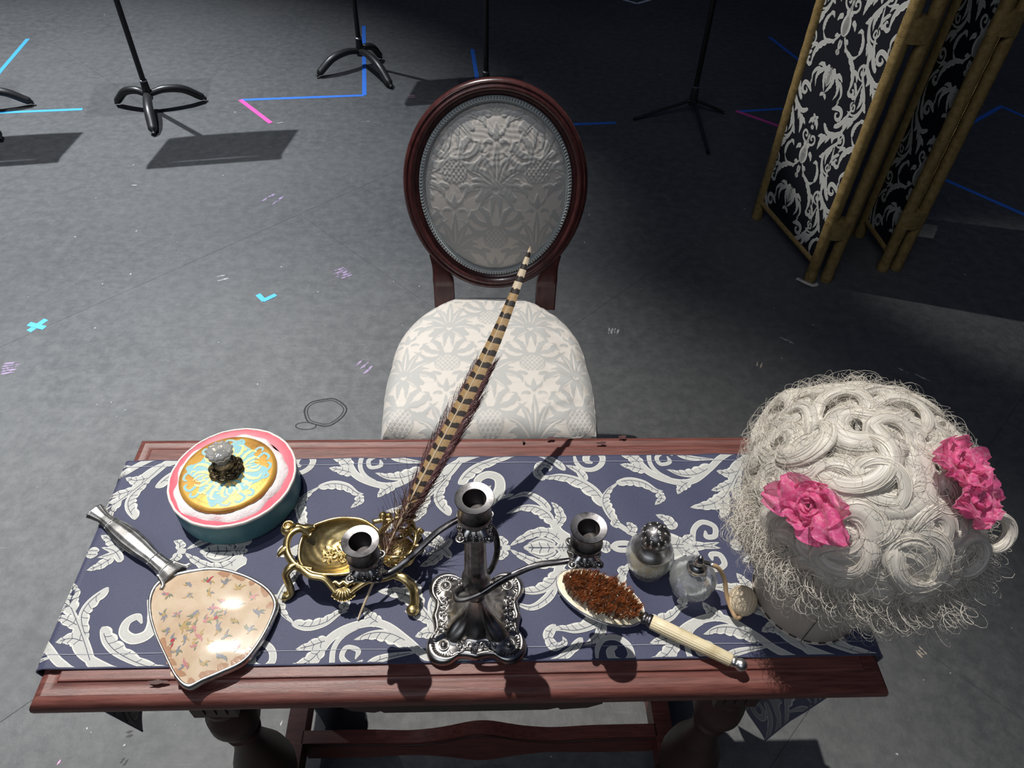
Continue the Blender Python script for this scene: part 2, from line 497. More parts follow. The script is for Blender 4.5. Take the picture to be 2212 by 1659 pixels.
# ------------------------------------------------------------------ music stands
mat('black_steel', (0.012, 0.012, 0.013), 0.42, spec=0.5, bump=[(250, 0.08, 0.001)])
mat('black_plastic', (0.022, 0.022, 0.023), 0.36, spec=0.6, bump=[(200, 0.08, 0.001)])
mat('grey_steel', (0.35, 0.35, 0.36), 0.35, 0.9)
def music_stand(px, py, tips, label, desk_ang=13.0, thin=False, desk_h=1.12, pole_h=1.15):
    B = on_z(px, py, 0.0)
    t = thing('music_stand', label, 'music stand', (B[0], B[1], 0), 0, 'black music stands upstage')
    mb = MB(); mb.lathe([(0.0105, 0.10), (0.0125, 0.11), (0.0125, pole_h)], 20); obj('pole', mb, 'black_steel', t, angle=40)
    mb = MB(); mb.lathe([(0.018, 0.05), (0.020, 0.06), (0.019, 0.10), (0.0165, 0.14), (0.0135, 0.145)], 20); obj('hub', mb, 'black_plastic', t, angle=40)
    mb = MB(); mb.lathe([(0.0168, 0.138), (0.0175, 0.140), (0.0172, 0.144), (0.014, 0.146)], 20); obj('collar', mb, 'grey_steel', t, angle=40)
    for q in tips:
        P = on_z(*q, 0.012) - B
        P[2] = 0
        L = np.linalg.norm(P[:2]); d = P / L
        mb = MB()
        if thin:
            path = smooth_path([d * 0.01 + [0, 0, 0.075], d * L * 0.5 + [0, 0, 0.045], d * L + [0, 0, 0.0085]], 8)
            mb.tube(path, 0.008, 8, sx=1.0, sy=0.9)
        else:
            path = smooth_path([d * 0.005 + [0, 0, 0.075], d * L * 0.3 + [0, 0, 0.088], d * L * 0.62 + [0, 0, 0.075], d * L * 0.88 + [0, 0, 0.032], d * L + [0, 0, 0.011]], 7)
            s = np.linspace(0, 1, len(path))
            mb.tube(path, 0.0185 * (1 + 0.25 * np.sin(PI * s)) * np.clip(6 * (1 - s), 0.5, 1), 14, sx=0.95, sy=0.8)
        obj('leg', mb, 'black_plastic', t)
    da = math.radians(desk_ang)
    mb = MB(); ti = math.radians(35)
    n = 10; P = np.zeros((n + 1, 7, 3))
    for i in range(n + 1):
        x = -0.25 + 0.5 * i / n
        for j in range(7):
            y = -0.17 + 0.34 * j / 6; z = 0.012 * (abs(x) / 0.25) ** 3
            yy, zz = y * math.cos(ti) - z * math.sin(ti), y * math.sin(ti) + z * math.cos(ti)
            P[i, j] = (x * math.cos(da) - (yy + 0.03) * math.sin(da), x * math.sin(da) + (yy + 0.03) * math.cos(da), desk_h + 0.06 + zz)
    mb.grid(P); P2 = P.copy(); P2[..., 2] -= 0.003; mb.grid(P2, flip=True)
    obj('desk', mb, 'black_steel', t)
    mb = MB()
    lip = np.array([[x * math.cos(da) - (-0.17 * math.cos(ti) - 0.02 + 0.03) * math.sin(da), x * math.sin(da) + (-0.17 * math.cos(ti) - 0.02 + 0.03) * math.cos(da), desk_h + 0.06 - 0.17 * math.sin(ti) + 0.01] for x in np.linspace(-0.25, 0.25, 8)])
    mb.tube(lip, 0.02, 6, sy=0.35); obj('lip', mb, 'black_steel', t)
    mb = MB(); mb.tube([(0, 0, pole_h - 0.05), (0, 0, pole_h + 0.01), (-0.03 * math.sin(da), 0.03 * math.cos(da), desk_h + 0.055)], 0.016, 10); obj('bracket', mb, 'black_plastic', t)
    return t
music_stand(330, 236, [(250, 222), (446, 213), (332, 289)], 'black music stand with three fat curved feet beside the pink tape')
music_stand(781, 140, [(684, 164), (846, 188), (824, 124)], 'black music stand with curved feet standing on the blue tape corner')
music_stand(-62, 240, [(74, 222), (3, 302), (-150, 200)], 'black music stand cut off by the left picture edge, only feet showing')
music_stand(1050, 215, [(980, 215), (1120, 215), (1060, 270)], 'black music stand hidden behind the oval chair back, pole showing')
music_stand(1491, 248, [(1369, 256), (1531, 331), (1566, 242)], 'black music stand with thin straight tripod legs left of folding screen', thin=True)

# ------------------------------------------------------------------ table
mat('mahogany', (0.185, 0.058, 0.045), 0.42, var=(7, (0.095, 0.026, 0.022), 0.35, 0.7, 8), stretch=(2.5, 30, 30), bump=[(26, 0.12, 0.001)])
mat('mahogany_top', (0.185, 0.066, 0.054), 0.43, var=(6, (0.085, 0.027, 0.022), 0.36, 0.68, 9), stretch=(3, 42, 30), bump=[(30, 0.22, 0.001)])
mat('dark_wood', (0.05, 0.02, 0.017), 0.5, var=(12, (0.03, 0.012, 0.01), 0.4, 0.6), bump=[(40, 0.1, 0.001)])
mat('wood_chip', (0.06, 0.018, 0.018), 0.6)
table = thing('console_table', 'narrow reddish brown wooden console table with moulded edge and turned legs', 'table', (T0[0], T0[1], 0), YAW)
mb = MB()
prof = [(0.030, 0.0), (0.0285, -0.0005), (0.0275, -0.0035), (0.024, -0.0055), (0.019, -0.0058), (0.013, -0.0045), (0.007, -0.0062), (0.003, -0.010),
        (0.0008, -0.015), (0.0, -0.021), (0.0008, -0.026), (0.004, -0.0285), (0.02, -0.029)]
P = np.zeros((len(prof), 4, 3))
for i, (e, z) in enumerate(prof):
    P[i] = [(e, e, TOP + z), (TLEN - e, e, TOP + z), (TLEN - e, TDEP - e, TOP + z), (e, TDEP - e, TOP + z)]
mb.grid(P, close_v=True, flip=True)
mb.f.append((0, 1, 2, 3)); mb.mi.append(0)
k = (len(prof) - 1) * 4
mb.f.append((k + 3, k + 2, k + 1, k)); mb.mi.append(0)
obj('table_top', mb, 'mahogany_top', table, angle=28)
# chips of lost varnish along both edges
mb = MB()
for (px, py, w) in [(340, 1474, 0.055), (1130, 951, 0.012), (1190, 947, 0.03), (1300, 957, 0.035), (1345, 944, 0.03)]:
    q = tl(px, py, 0)
    mb.add([(p[0], p[1], TOP + 0.0003) for p in blob(q[0], q[1], 0.0035, 12, w / 0.007 / 2, 0.02)], [tuple(range(12))])
obj('varnish_chip', mb, 'wood_chip', table, smooth=False)
# apron frame and the drawer box below the front edge
mb = MB(); mb.box(0.13, 0.91, 0.045, 0.065, 0.665, 0.731); mb.box(0.13, 0.91, 0.345, 0.365, 0.665, 0.731)
mb.box(0.13, 0.15, 0.065, 0.345, 0.665, 0.731); mb.box(0.89, 0.91, 0.065, 0.345, 0.665, 0.731); obj('apron', mb, 'mahogany', table, smooth=False)
mb = MB()
sh = [(0.365, 0.731), (0.360, 0.706), (0.372, 0.692), (0.40, 0.685), (0.408, 0.690), (0.412, 0.684), (0.62, 0.684), (0.634, 0.690), (0.637, 0.684), (0.672, 0.688), (0.69, 0.700), (0.692, 0.731)]
V = [(x, y, z) for y in (0.012, 0.045) for x, z in sh]; n = len(sh)
mb.add(V, [tuple(range(n)), tuple(range(n, 2 * n))[::-1]] + [((i + 1) % n, i, n + i, n + (i + 1) % n) for i in range(n)])
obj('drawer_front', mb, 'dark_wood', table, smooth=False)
def table_leg(x, y):
    mb = MB()
    mb.prism([(x - .03, y - .03), (x + .03, y - .03), (x + .03, y + .03), (x - .03, y + .03)], 0.60, 0.731)
    for k in range(3):
        mb.box(x - .019 + k * .015, x - .011 + k * .015, y - .032, y - .029, 0.612, 0.70)
    pr = [(0.0, .17), (0.034, .17), (0.036, .19), (0.030, .20), (0.028, .215), (0.036, .24), (0.046, .275), (0.049, .31), (0.044, .35), (0.030, .40), (0.021, .44), (0.019, .462), (0.026, .468), (0.027, .478),
          (0.021, .484), (0.030, .50), (0.037, .525), (0.036, .55), (0.026, .570), (0.022, .578), (0.031, .586), (0.031, .596), (0.027, .601)]
    mb.lathe(pr, 28, (x, y, 0))
    mb.prism([(x - .028, y - .028), (x + .028, y - .028), (x + .028, y + .028), (x - .028, y + .028)], 0.05, 0.172)
    mb.lathe([(0.02, 0.0), (0.03, 0.012), (0.032, 0.025), (0.024, 0.05)], 20, (x, y, 0))
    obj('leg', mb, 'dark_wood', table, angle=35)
for x in (0.172, 0.892):
    for y in (0.072, 0.343): table_leg(x, y)
for x in (0.155, 0.875):
    mb = MB(); mb.box(x, x + 0.035, 0.095, 0.32, 0.095, 0.15)
    obj('side_rail', mb, 'mahogany', table, smooth=False)
mb = MB(); n = 60; P = np.zeros((n + 1, 4, 3))
for i in range(n + 1):
    x = 0.187 + (0.878 - 0.187) * i / n
    b = 0.036 * math.exp(-((x - 0.534) / 0.062) ** 2) - 0.008 * (math.exp(-((x - 0.39) / 0.05) ** 2) + math.exp(-((x - 0.678) / 0.05) ** 2))
    P[i] = [(x, 0.158, 0.150 + b), (x, 0.182, 0.150 + b), (x, 0.182, 0.066 - b * 0.9), (x, 0.158, 0.066 - b * 0.9)]
mb.grid(P, close_v=True)
obj('stretcher', mb, 'mahogany', table, angle=40)
mb = MB(); P = P[:, :2].copy(); P2 = np.zeros((n + 1, 4, 3))
for i in range(n + 1):
    x, z = P[i, 0, 0], P[i, 0, 2]
    P2[i] = [(x, 0.1555, z - 0.010), (x, 0.158, z - 0.008), (x, 0.158, z - 0.014), (x, 0.1555, z - 0.013)]
mb.grid(P2, close_v=True); obj('bead_moulding', mb, 'dark_wood', table)

# ------------------------------------------------------------------ brocade: one repeat of the scroll pattern (u along the stripe, v from its axis)
AXIS, PERIOD = 0.2027, 0.4432
def z3(x, y):
    q = tl(1080 + x * 0.28029, 960 + y * 0.28029); return (q[0], q[1] - AXIS)
def z2(x, y):
    q = tl(560 + x * 0.28029, 960 + y * 0.28029); return (q[0], q[1] - AXIS)
def A3(*p): return [z3(*q) for q in p]
def A2(*p): return [z2(*q) for q in p]
MM = 0.001
BROC = []      # (spine, left, right, is_leaf)
def L(sp, wl, wr, lobes=0, **k): BROC.append((*leaf2(sp, wl * MM * 1.14, wr * MM * 1.14, lobes, **k), True))
def S(sp, w0, w1): BROC.append((*stroke2(sp, w0 * MM, w1 * MM), False))
# large acanthus with curled tip
L(A3((805, 490), (760, 400), (680, 330), (580, 280), (470, 255), (380, 262), (305, 255)), 13.5, 5, 5)
L(A3((345, 290), (290, 230), (320, 175), (385, 190), (380, 225)), 7, 6, 3)
L(A3((665, 300), (600, 220), (505, 175)), 5, 7, 2)
L(A3((505, 215), (420, 150), (330, 110), (215, 85)), 5, 6, 3)
# pair of leaves above the bulb
L(A3((418, 620), (370, 545), (280, 495), (170, 490), (45, 545)), 12, 4, 5)
L(A3((390, 525), (300, 440), (190, 395), (55, 440)), 5, 6, 0)
S(A3((405, 590), (450, 680), (535, 745)), 6, 9)
L(A3((425, 640), (470, 580), (445, 505), (395, 455)), 8, 7, 4)
# bulb on the axis and its outer leaves
L(A3((440, 797), (310, 797), (180, 797)), 9, 9, 0, tip=0.8)
L(A3((505, 775), (390, 690), (270, 690), (150, 745), (75, 790)), 7, 8, 6)
L(A3((430, 770), (320, 735), (210, 770)), 3.5, 3.5, 0)
S(A3((80, 797), (15, 797)), 3, 3)
L(A3((30, 790), (10, 745), (-40, 725)), 5, 7, 2)
L(A3((430, 797), (480, 797), (540, 797)), 7, 7, 0, tip=0.8)
L(A3((760, 799), (815, 799), (865, 799)), 8, 8, 0, tip=0.9)
S(A3((865, 797), (900, 770), (960, 765), (1015, 775)), 4, 4)
# fan and the scroll beyond it
L(A3((1080, 800), (1280, 800), (1480, 800)), 19, 19, 0, tip=0.8)
L(A3((1390, 770), (1450, 725), (1500, 700)), 6, 7, 3)
S(A3((1500, 775), (1490, 670), (1555, 610), (1650, 640), (1655, 710), (1595, 718), (1580, 672)), 4, 4)
L(A3((1460, 795), (1570, 780), (1690, 760)), 4, 6, 0)
L(A3((1350, 660), (1290, 590), (1200, 550)), 8, 8, 3)
# C scroll
S(A3((1085, 735), (980, 670), (880, 605)), 4, 4)
L(A3((870, 640), (895, 610), (905, 580)), 6, 6, 0)
L(A3((880, 610), (820, 520), (793, 440), (830, 370), (915, 305)), 3, 11, 7)
L(A3((895, 315), (1000, 295), (1110, 315), (1200, 365), (1260, 375)), 5, 9, 6)
L(A3((1225, 385), (1245, 430), (1195, 478)), 6, 7, 3)
L(A3((985, 700), (1015, 650), (975, 610)), 8, 8, 3)
# spiral on the far edge
S(A3((568, 60), (585, 150), (640, 205), (720, 212), (780, 175), (790, 120), (745, 85), (675, 100), (668, 145), (715, 165)), 3, 6)
# branch along the far edge
S(A3((1050, 95), (1110, 200), (1220, 268), (1380, 308), (1500, 290), (1620, 205), (1720, 120), (1880, 50)), 6, 5)
L(A3((1125, 220), (1030, 195), (925, 175)), 8, 8, 3)
L(A3((1095, 180), (1000, 110), (870, 80)), 9, 9, 4)
L(A3((1640, 190), (1520, 245), (1400, 250), (1285, 215)), 4, 12, 5)
L(A3((1460, 300), (1400, 345), (1370, 400)), 8, 8, 3)
S(A3((1145, 60), (1160, 170), (1230, 245), (1350, 298)), 3.5, 3)
S(A3((1335, 110), (1270, 85), (1210, 125), (1240, 175), (1310, 160), (1290, 115)), 3.5, 3)
L(A3((1340, 60), (1450, 115), (1700, 150)), 4, 6, 0)
# right hand branch
L(A3((1910, 90), (1840, 230), (1760, 370), (1690, 480)), 5, 5, 0, tip=0.4)
L(A3((1850, 225), (1760, 245), (1670, 225)), 9, 9, 4)
L(A3((1760, 395), (1640, 470), (1465, 500)), 11, 10, 5)
L(A3((1715, 430), (1725, 510), (1705, 580)), 9, 8, 3)
L(A3((1800, 310), (1710, 350), (1630, 370)), 7, 7, 3)
# from the left: tall scroll and spiral
L(A2((1470, 560), (1385, 470), (1370, 390), (1430, 300), (1480, 260)), 4, 11, 6)
S(A2((1365, 400), (1400, 260), (1480, 180), (1650, 110), (1820, 60)), 6, 5)
L(A2((1535, 320), (1610, 235), (1720, 170), (1900, 110), (2080, 90)), 5, 11, 6)
S(A2((1775, 480), (1850, 370), (1845, 280), (1765, 250), (1690, 285), (1685, 345), (1740, 375), (1785, 335)), 9, 4)
S(A2((1775, 490), (1850, 430), (1960, 395)), 3, 3)
L(A2((1410, 775), (1340, 715), (1255, 680)), 8, 7, 3)
L(A2((1195, 795), (1240, 795), (1285, 795)), 5, 5, 0, tip=0.9)
L(A2((1480, 880), (1400, 800), (1290, 770)), 5, 5, 0)

mat('brocade_navy', (0.033, 0.038, 0.088), 0.62, sheen=0.25, var=(900, (0.055, 0.06, 0.115), 0.4, 0.7, 2), bump=[(1100, 0.25, 0.0006)])
mat('brocade_white', (0.60, 0.60, 0.565), 0.6, bump=[(1200, 0.25, 0.0005)])
mat('brocade_grey', (0.40, 0.405, 0.39), 0.62, var=(1000, (0.50, 0.50, 0.48), 0.4, 0.6, 2), bump=[(1200, 0.25, 0.0005)])
mat('brocade_thread', (0.035, 0.04, 0.08), 0.7)
mat('brocade_reverse', (0.22, 0.225, 0.24), 0.65, bump=[(1200, 0.25, 0.0005)])
mat('stitch', (0.35, 0.36, 0.42), 0.7)

def brocade_mesh(name, fmap, umin, umax, vmin, vmax, parent, off=0.0005, veins=True, stripes=((0.0, 0.0),), mats=None):
    """lays the woven scrolls on a cloth; fmap(u, v, lift) -> point (arrays)"""
    mb = MB()
    k0 = int(math.floor((umin - 1.5) / PERIOD)); k1 = int(math.ceil((umax + 0.5) / PERIOD))
    def strip(Lx, Rx, lift, mi):
        if np.all(Lx[:, 0] < umin) or np.all(Lx[:, 0] > umax) or (np.all(Lx[:, 1] > vmax) and np.all(Rx[:, 1] > vmax)) or (np.all(Lx[:, 1] < vmin) and np.all(Rx[:, 1] < vmin)): return
        Lc = np.stack([np.clip(Lx[:, 0], umin, umax), np.clip(Lx[:, 1], vmin, vmax)], 1)
        Rc = np.stack([np.clip(Rx[:, 0], umin, umax), np.clip(Rx[:, 1], vmin, vmax)], 1)
        area = np.abs((Lc[:-1, 0] - Rc[1:, 0]) * (Rc[:-1, 1] - Lc[1:, 1]) - (Rc[:-1, 0] - Lc[1:, 0]) * (Lc[:-1, 1] - Rc[1:, 1]))
        A = fmap(Lc[:, 0], Lc[:, 1], lift); B = fmap(Rc[:, 0], Rc[:, 1], lift)
        n = len(A)
        mb.add(np.vstack([A, B]), [(i, i + 1, n + i + 1, n + i) for i in range(n - 1) if area[i] > 1e-9], mi)
    for k, sg, (ush, vsh) in [(k, sg, st) for k in range(k0 - 1, k1 + 1) for sg in (1, -1) for st in stripes]:
        if True:
            for idx, (s, Lx, Rx, isleaf) in enumerate(BROC):
                m = np.array([1.0, sg]); o = np.array([k * PERIOD + ush, vsh])
                lift = off + 0.00002 * (idx % 7)
                a, b, c = Lx * m + o, Rx * m + o, s * m + o
                if sg < 0: a, b = b, a
                strip(a, b, lift, 0)
                strip(c + (a - c) * 0.72, c + (b - c) * 0.72, lift + 0.0002, 1)
                if veins and isleaf:
                    n = len(s); i0, i1 = int(n * 0.12), int(n * 0.86)
                    w = np.linalg.norm(a - b, axis=1)[:, None]
                    d = (a - b) / (w + 1e-9) * 0.00038
                    strip(c[i0:i1] + d[i0:i1], c[i0:i1] - d[i0:i1], lift + 0.0004, 2)
                    wmax = np.max(np.linalg.norm(a - c, axis=1)); wmr = np.max(np.linalg.norm(b - c, axis=1))
                    tan = np.gradient(c, axis=0); tan /= np.linalg.norm(tan, axis=1)[:, None] + 1e-12
                    for e, wm in ((a, wmax), (b, wmr)):
                        if wm < 0.006: continue
                        for i in range(i0 + 2, i1, 5):
                            p0 = c[i]; p1 = c[i] + (e[i] - c[i]) * 0.85 + tan[i] * wm * 0.35
                            q = np.stack([p0, (p0 + p1) / 2 + tan[i] * 0.0008, p1])
                            nn = np.array([-(p1 - p0)[1], (p1 - p0)[0]]); nn = nn / (np.linalg.norm(nn) + 1e-9) * 0.0003
                            strip(q + nn, q - nn, lift + 0.0004, 2)
    # draw order needs one consistent facing
    o = obj(name, mb, mats or ['brocade_white', 'brocade_grey', 'brocade_thread'], parent, smooth=False)
    o['kind'] = 'stuff'
    return o

# ------------------------------------------------------------------ runner on the table
RY0, RY1 = 0.0425, 0.3615
HL, HR, BR = 0.285, 0.44, 0.010
def runner_map(u, v, lift=0.0):
    """u along the table, v from the pattern axis"""
    u = np.asarray(u, float); y = np.asarray(v, float) + AXIS
    s = np.clip((y - RY0) / (RY1 - RY0), 0, 1)
    y = y + np.where(y > 0.2, 1, 0) * 0.010 * (u / TLEN) * (s - 0.5) * 2 * 0.6
    x = u.copy(); z = np.full_like(u, 0.0028)
    z = z + 0.0007 * np.sin(u * 31 + 3 * np.sin(y * 14)) * np.sin(y * 21 + 1) + 0.0011 * np.exp(-((s - 0.99) / 0.05) ** 2) * np.sin(u * 40) ** 2 + 0.0005 * np.sin(u * 67 + y * 30)
    nx = np.zeros_like(u); nz = np.ones_like(u)
    for side, edge, sgn in ((0, 0.006, -1), (1, TLEN - 0.006, 1)):
        over = (edge - u) if side == 0 else (u - edge)
        m = over > 0
        ang = np.clip(over / BR, 0, PI / 2)
        down = np.maximum(over - BR * PI / 2, 0)
        hx = edge + sgn * (BR * np.sin(ang))
        ripple = 0.012 * np.sin(s * 9 + side * 2) * np.clip(down / 0.25, 0, 1)
        x = np.where(m, hx + sgn * (-0.03 * np.clip(down / 0.3, 0, 1) ** 1.3 + ripple), x)
        z = np.where(m, 0.0028 - BR * (1 - np.cos(ang)) - down, z)
        pull = np.clip(down / (HL if side == 0 else HR), 0, 1)
        y = np.where(m, y + (0.2 - y) * pull * (0.18 if side == 0 else 0.30), y)
        nx = np.where(m, sgn * np.sin(ang), nx); nz = np.where(m, np.cos(ang), nz)
    return np.stack([x + nx * lift, y, z + nz * lift], -1)
runner = on_table('table_runner', 'navy blue table runner with white woven acanthus scrolls along the table', 'table runner', 0, 0)
us = np.concatenate([np.linspace(-HL, -0.03, 40), np.linspace(-0.028, 0.03, 24), np.linspace(0.035, TLEN - 0.035, 180), np.linspace(TLEN - 0.03, TLEN + 0.028, 24), np.linspace(TLEN + 0.03, TLEN + HR, 50)])
vs = np.linspace(RY0 - AXIS, RY1 - AXIS, 60)
U, Vv = np.meshgrid(us, vs, indexing='ij')
mb = MB(); mb.grid(runner_map(U, Vv, 0.0)); mb.grid(runner_map(U, Vv, -0.0012), flip=True)
obj('cloth', mb, 'brocade_navy', runner)
brocade_mesh('woven_scrolls', runner_map, -HL + 0.002, TLEN + HR - 0.002, RY0 - AXIS + 0.001, RY1 - AXIS - 0.001, runner)
# the weave shows through on the inner face of both hanging ends
def runner_back(u, v, lift): return runner_map(u, v, -0.0012 - lift)
for ua, ub in ((-HL + 0.002, -0.02), (TLEN + 0.02, TLEN + HR - 0.002)):
    brocade_mesh('woven_scrolls_reverse', runner_back, ua, ub, RY0 - AXIS + 0.001, RY1 - AXIS - 0.001, runner, veins=False, mats=['brocade_grey', 'brocade_reverse', 'brocade_thread'])
for nm, vv in (('near', RY0 - AXIS + 0.017), ('far', RY1 - AXIS - 0.012)):
    mb = MB()
    us2 = np.linspace(-0.25, TLEN + 0.4, 420)
    a = runner_map(us2, np.full_like(us2, vv - 0.0003), 0.0012); b = runner_map(us2, np.full_like(us2, vv + 0.0003), 0.0012)
    mb.grid(np.stack([a, b], 1)); obj('hem_stitch', mb, 'stitch', runner)
mb = MB()
for vv, sg in ((RY0 - AXIS, -1), (RY1 - AXIS, 1)):
    mb.tube(runner_map(us, np.full_like(us, vv), -0.0006), 0.0014, 6)
obj('folded_hem', mb, 'brocade_navy', runner)

# ------------------------------------------------------------------ folding screen
mat('gold_cord', (0.38, 0.27, 0.11), 0.5, metal=0.25, var=(60, (0.22, 0.145, 0.05), 0.35, 0.7), bump=[(220, 0.2, 0.001)])
mat('screen_cloth', (0.010, 0.011, 0.017), 0.8, spec=0.15, bump=[(700, 0.2, 0.0006)])
mat('loose_fabric', (0.55, 0.50, 0.45), 0.8)
screen = thing('folding_screen', 'folding screen of black and white brocade panels with gold cord-wrapped posts', 'folding screen', (0, 0, 0), 0)
S_H = 1.72
def screen_post(x, y, parent, r=0.021):
    mb = MB(); n = 14; rows = int(S_H / 0.0042)
    th = np.linspace(0, 2 * PI, n, endpoint=False)
    z = np.linspace(0.0, S_H, rows)
    P = np.zeros((rows, n, 3))
    for i in range(rows):
        rr = r * (1.0 if i % 2 else 0.93) * (1 + 0.02 * math.sin(i * 0.37)) * (1.05 if z[i] < 0.03 else 1)
        P[i, :, 0] = x + rr * np.cos(th); P[i, :, 1] = y + rr * np.sin(th); P[i, :, 2] = z[i] + 0.002 * np.sin(th)
    mb.grid(P, close_v=True, flip=True)
    mb.f.append(tuple(range(n))[::-1]); mb.mi.append(0)
    mb.f.append(tuple((rows - 1) * n + j for j in range(n))); mb.mi.append(0)
    return obj('post', mb, 'gold_cord', parent)
def screen_panel(a, b, axis_s, flip_side, phase=0.0):
    a = np.array(a, float); b = np.array(b, float); d = b - a; Ln = np.linalg.norm(d); d /= Ln; nr = np.array([-d[1], d[0]]) * flip_side
    screen_post(a[0], a[1], screen); screen_post(b[0], b[1], screen)
    for z in (0.076, S_H - 0.05):
        mb = MB(); p = np.array([[a[0] + d[0] * t, a[1] + d[1] * t, z] for t in np.linspace(0.015, Ln - 0.015, 60)])
        mb.tube(p, 0.0125 * np.where(np.arange(60) % 2, 1, 0.93), 10); obj('rail', mb, 'gold_cord', screen)
    mb = MB()
    def fm(u, v, lift=0.0):
        s = axis_s + np.asarray(v); q = np.asarray(u) - phase
        lift = 0.003 + lift
        return np.stack([a[0] + d[0] * s + nr[0] * lift, a[1] + d[1] * s + nr[1] * lift, q], -1)
    uu = np.linspace(0.08 + phase, S_H - 0.06 + phase, 30); vv = np.linspace(0.008 - axis_s, Ln - 0.008 - axis_s, 8)
    Ug, Vg = np.meshgrid(uu, vv, indexing='ij')
    mb.grid(fm(Ug, Vg)); mb.grid(fm(Ug, Vg, -0.006), flip=True)
    pn = obj('fabric_panel', mb, 'screen_cloth', screen, smooth=False)
    brocade_mesh('woven_scrolls', fm, uu[0] + 0.002, uu[-1] - 0.002, vv[0] + 0.002, vv[-1] - 0.002, pn, off=0.0006, veins=False, stripes=((0.0, 0.0), (PERIOD / 2, 0.315)))
PA0 = on_z(1634, 470, 0)[:2]; PA1 = on_z(1748, 605, 0)[:2]
PC1 = on_z(1905, 582, 0)[:2]
ad = unit(PA1 - PA0)
# height phase: the bulb (u about z3 310) sits at 0.20 and 0.64 above the floor
bulb_u = z3(330, 797)[0]
phase = bulb_u - 0.20
phase = phase % PERIOD
screen_panel(PA0, PA1, 0.165, 1 if (np.array([-ad[1], ad[0]]) @ (-PA0)) > 0 else -1, phase)
PB1 = PA1 + np.array([0.062, 0.004]); hid = PB1 + unit(np.array([0.48, 0.88])) * 0.36
screen_panel(PB1, hid, 0.165, -1, phase + 0.1)
PC0 = hid + np.array([0.045, -0.01]); 
screen_panel(PC0, PC1, 0.19, -1 if (np.array([-(PC1 - PC0)[1], (PC1 - PC0)[0]]) @ (-PC0)) < 0 else 1, phase)
PD0 = PC1 + np.array([0.055, 0.01]); PD1 = PD0 + unit(np.array([0.50, 0.86])) * 0.40
screen_panel(PD0, PD1, 0.165, -1, phase)
for (p, q) in ((PA1, PB1), (PC1, PD0)):
    for z in (0.19, 0.86, 1.5):
        c = (p + q) / 2; mb = MB(); w = np.linalg.norm(q - p) / 2 + 0.023; an = math.atan2(*(q - p)[::-1])
        pts = [(c[0] + w * math.cos(t) * math.cos(an) - 0.0245 * math.sin(t) * math.sin(an), c[1] + w * math.cos(t) * math.sin(an) + 0.0245 * math.sin(t) * math.cos(an)) for t in np.linspace(0, 2 * PI, 24, endpoint=False)]
        mb.prism(pts, z, z + 0.07); obj('hinge_sleeve', mb, 'gold_cord', screen, angle=40)
mb = MB(); path = smooth_path([(PA1[0] - 0.045, PA1[1] + 0.0, 0.004), (PA1[0] - 0.03, PA1[1] - 0.03, 0.012), (PA1[0] + 0.0, PA1[1] - 0.04, 0.006), (PA1[0] + 0.02, PA1[1] - 0.03, 0.004)], 6)
mb.tube(path, 0.008, 6, sy=0.6); obj('frayed_padding', mb, 'loose_fabric', screen)

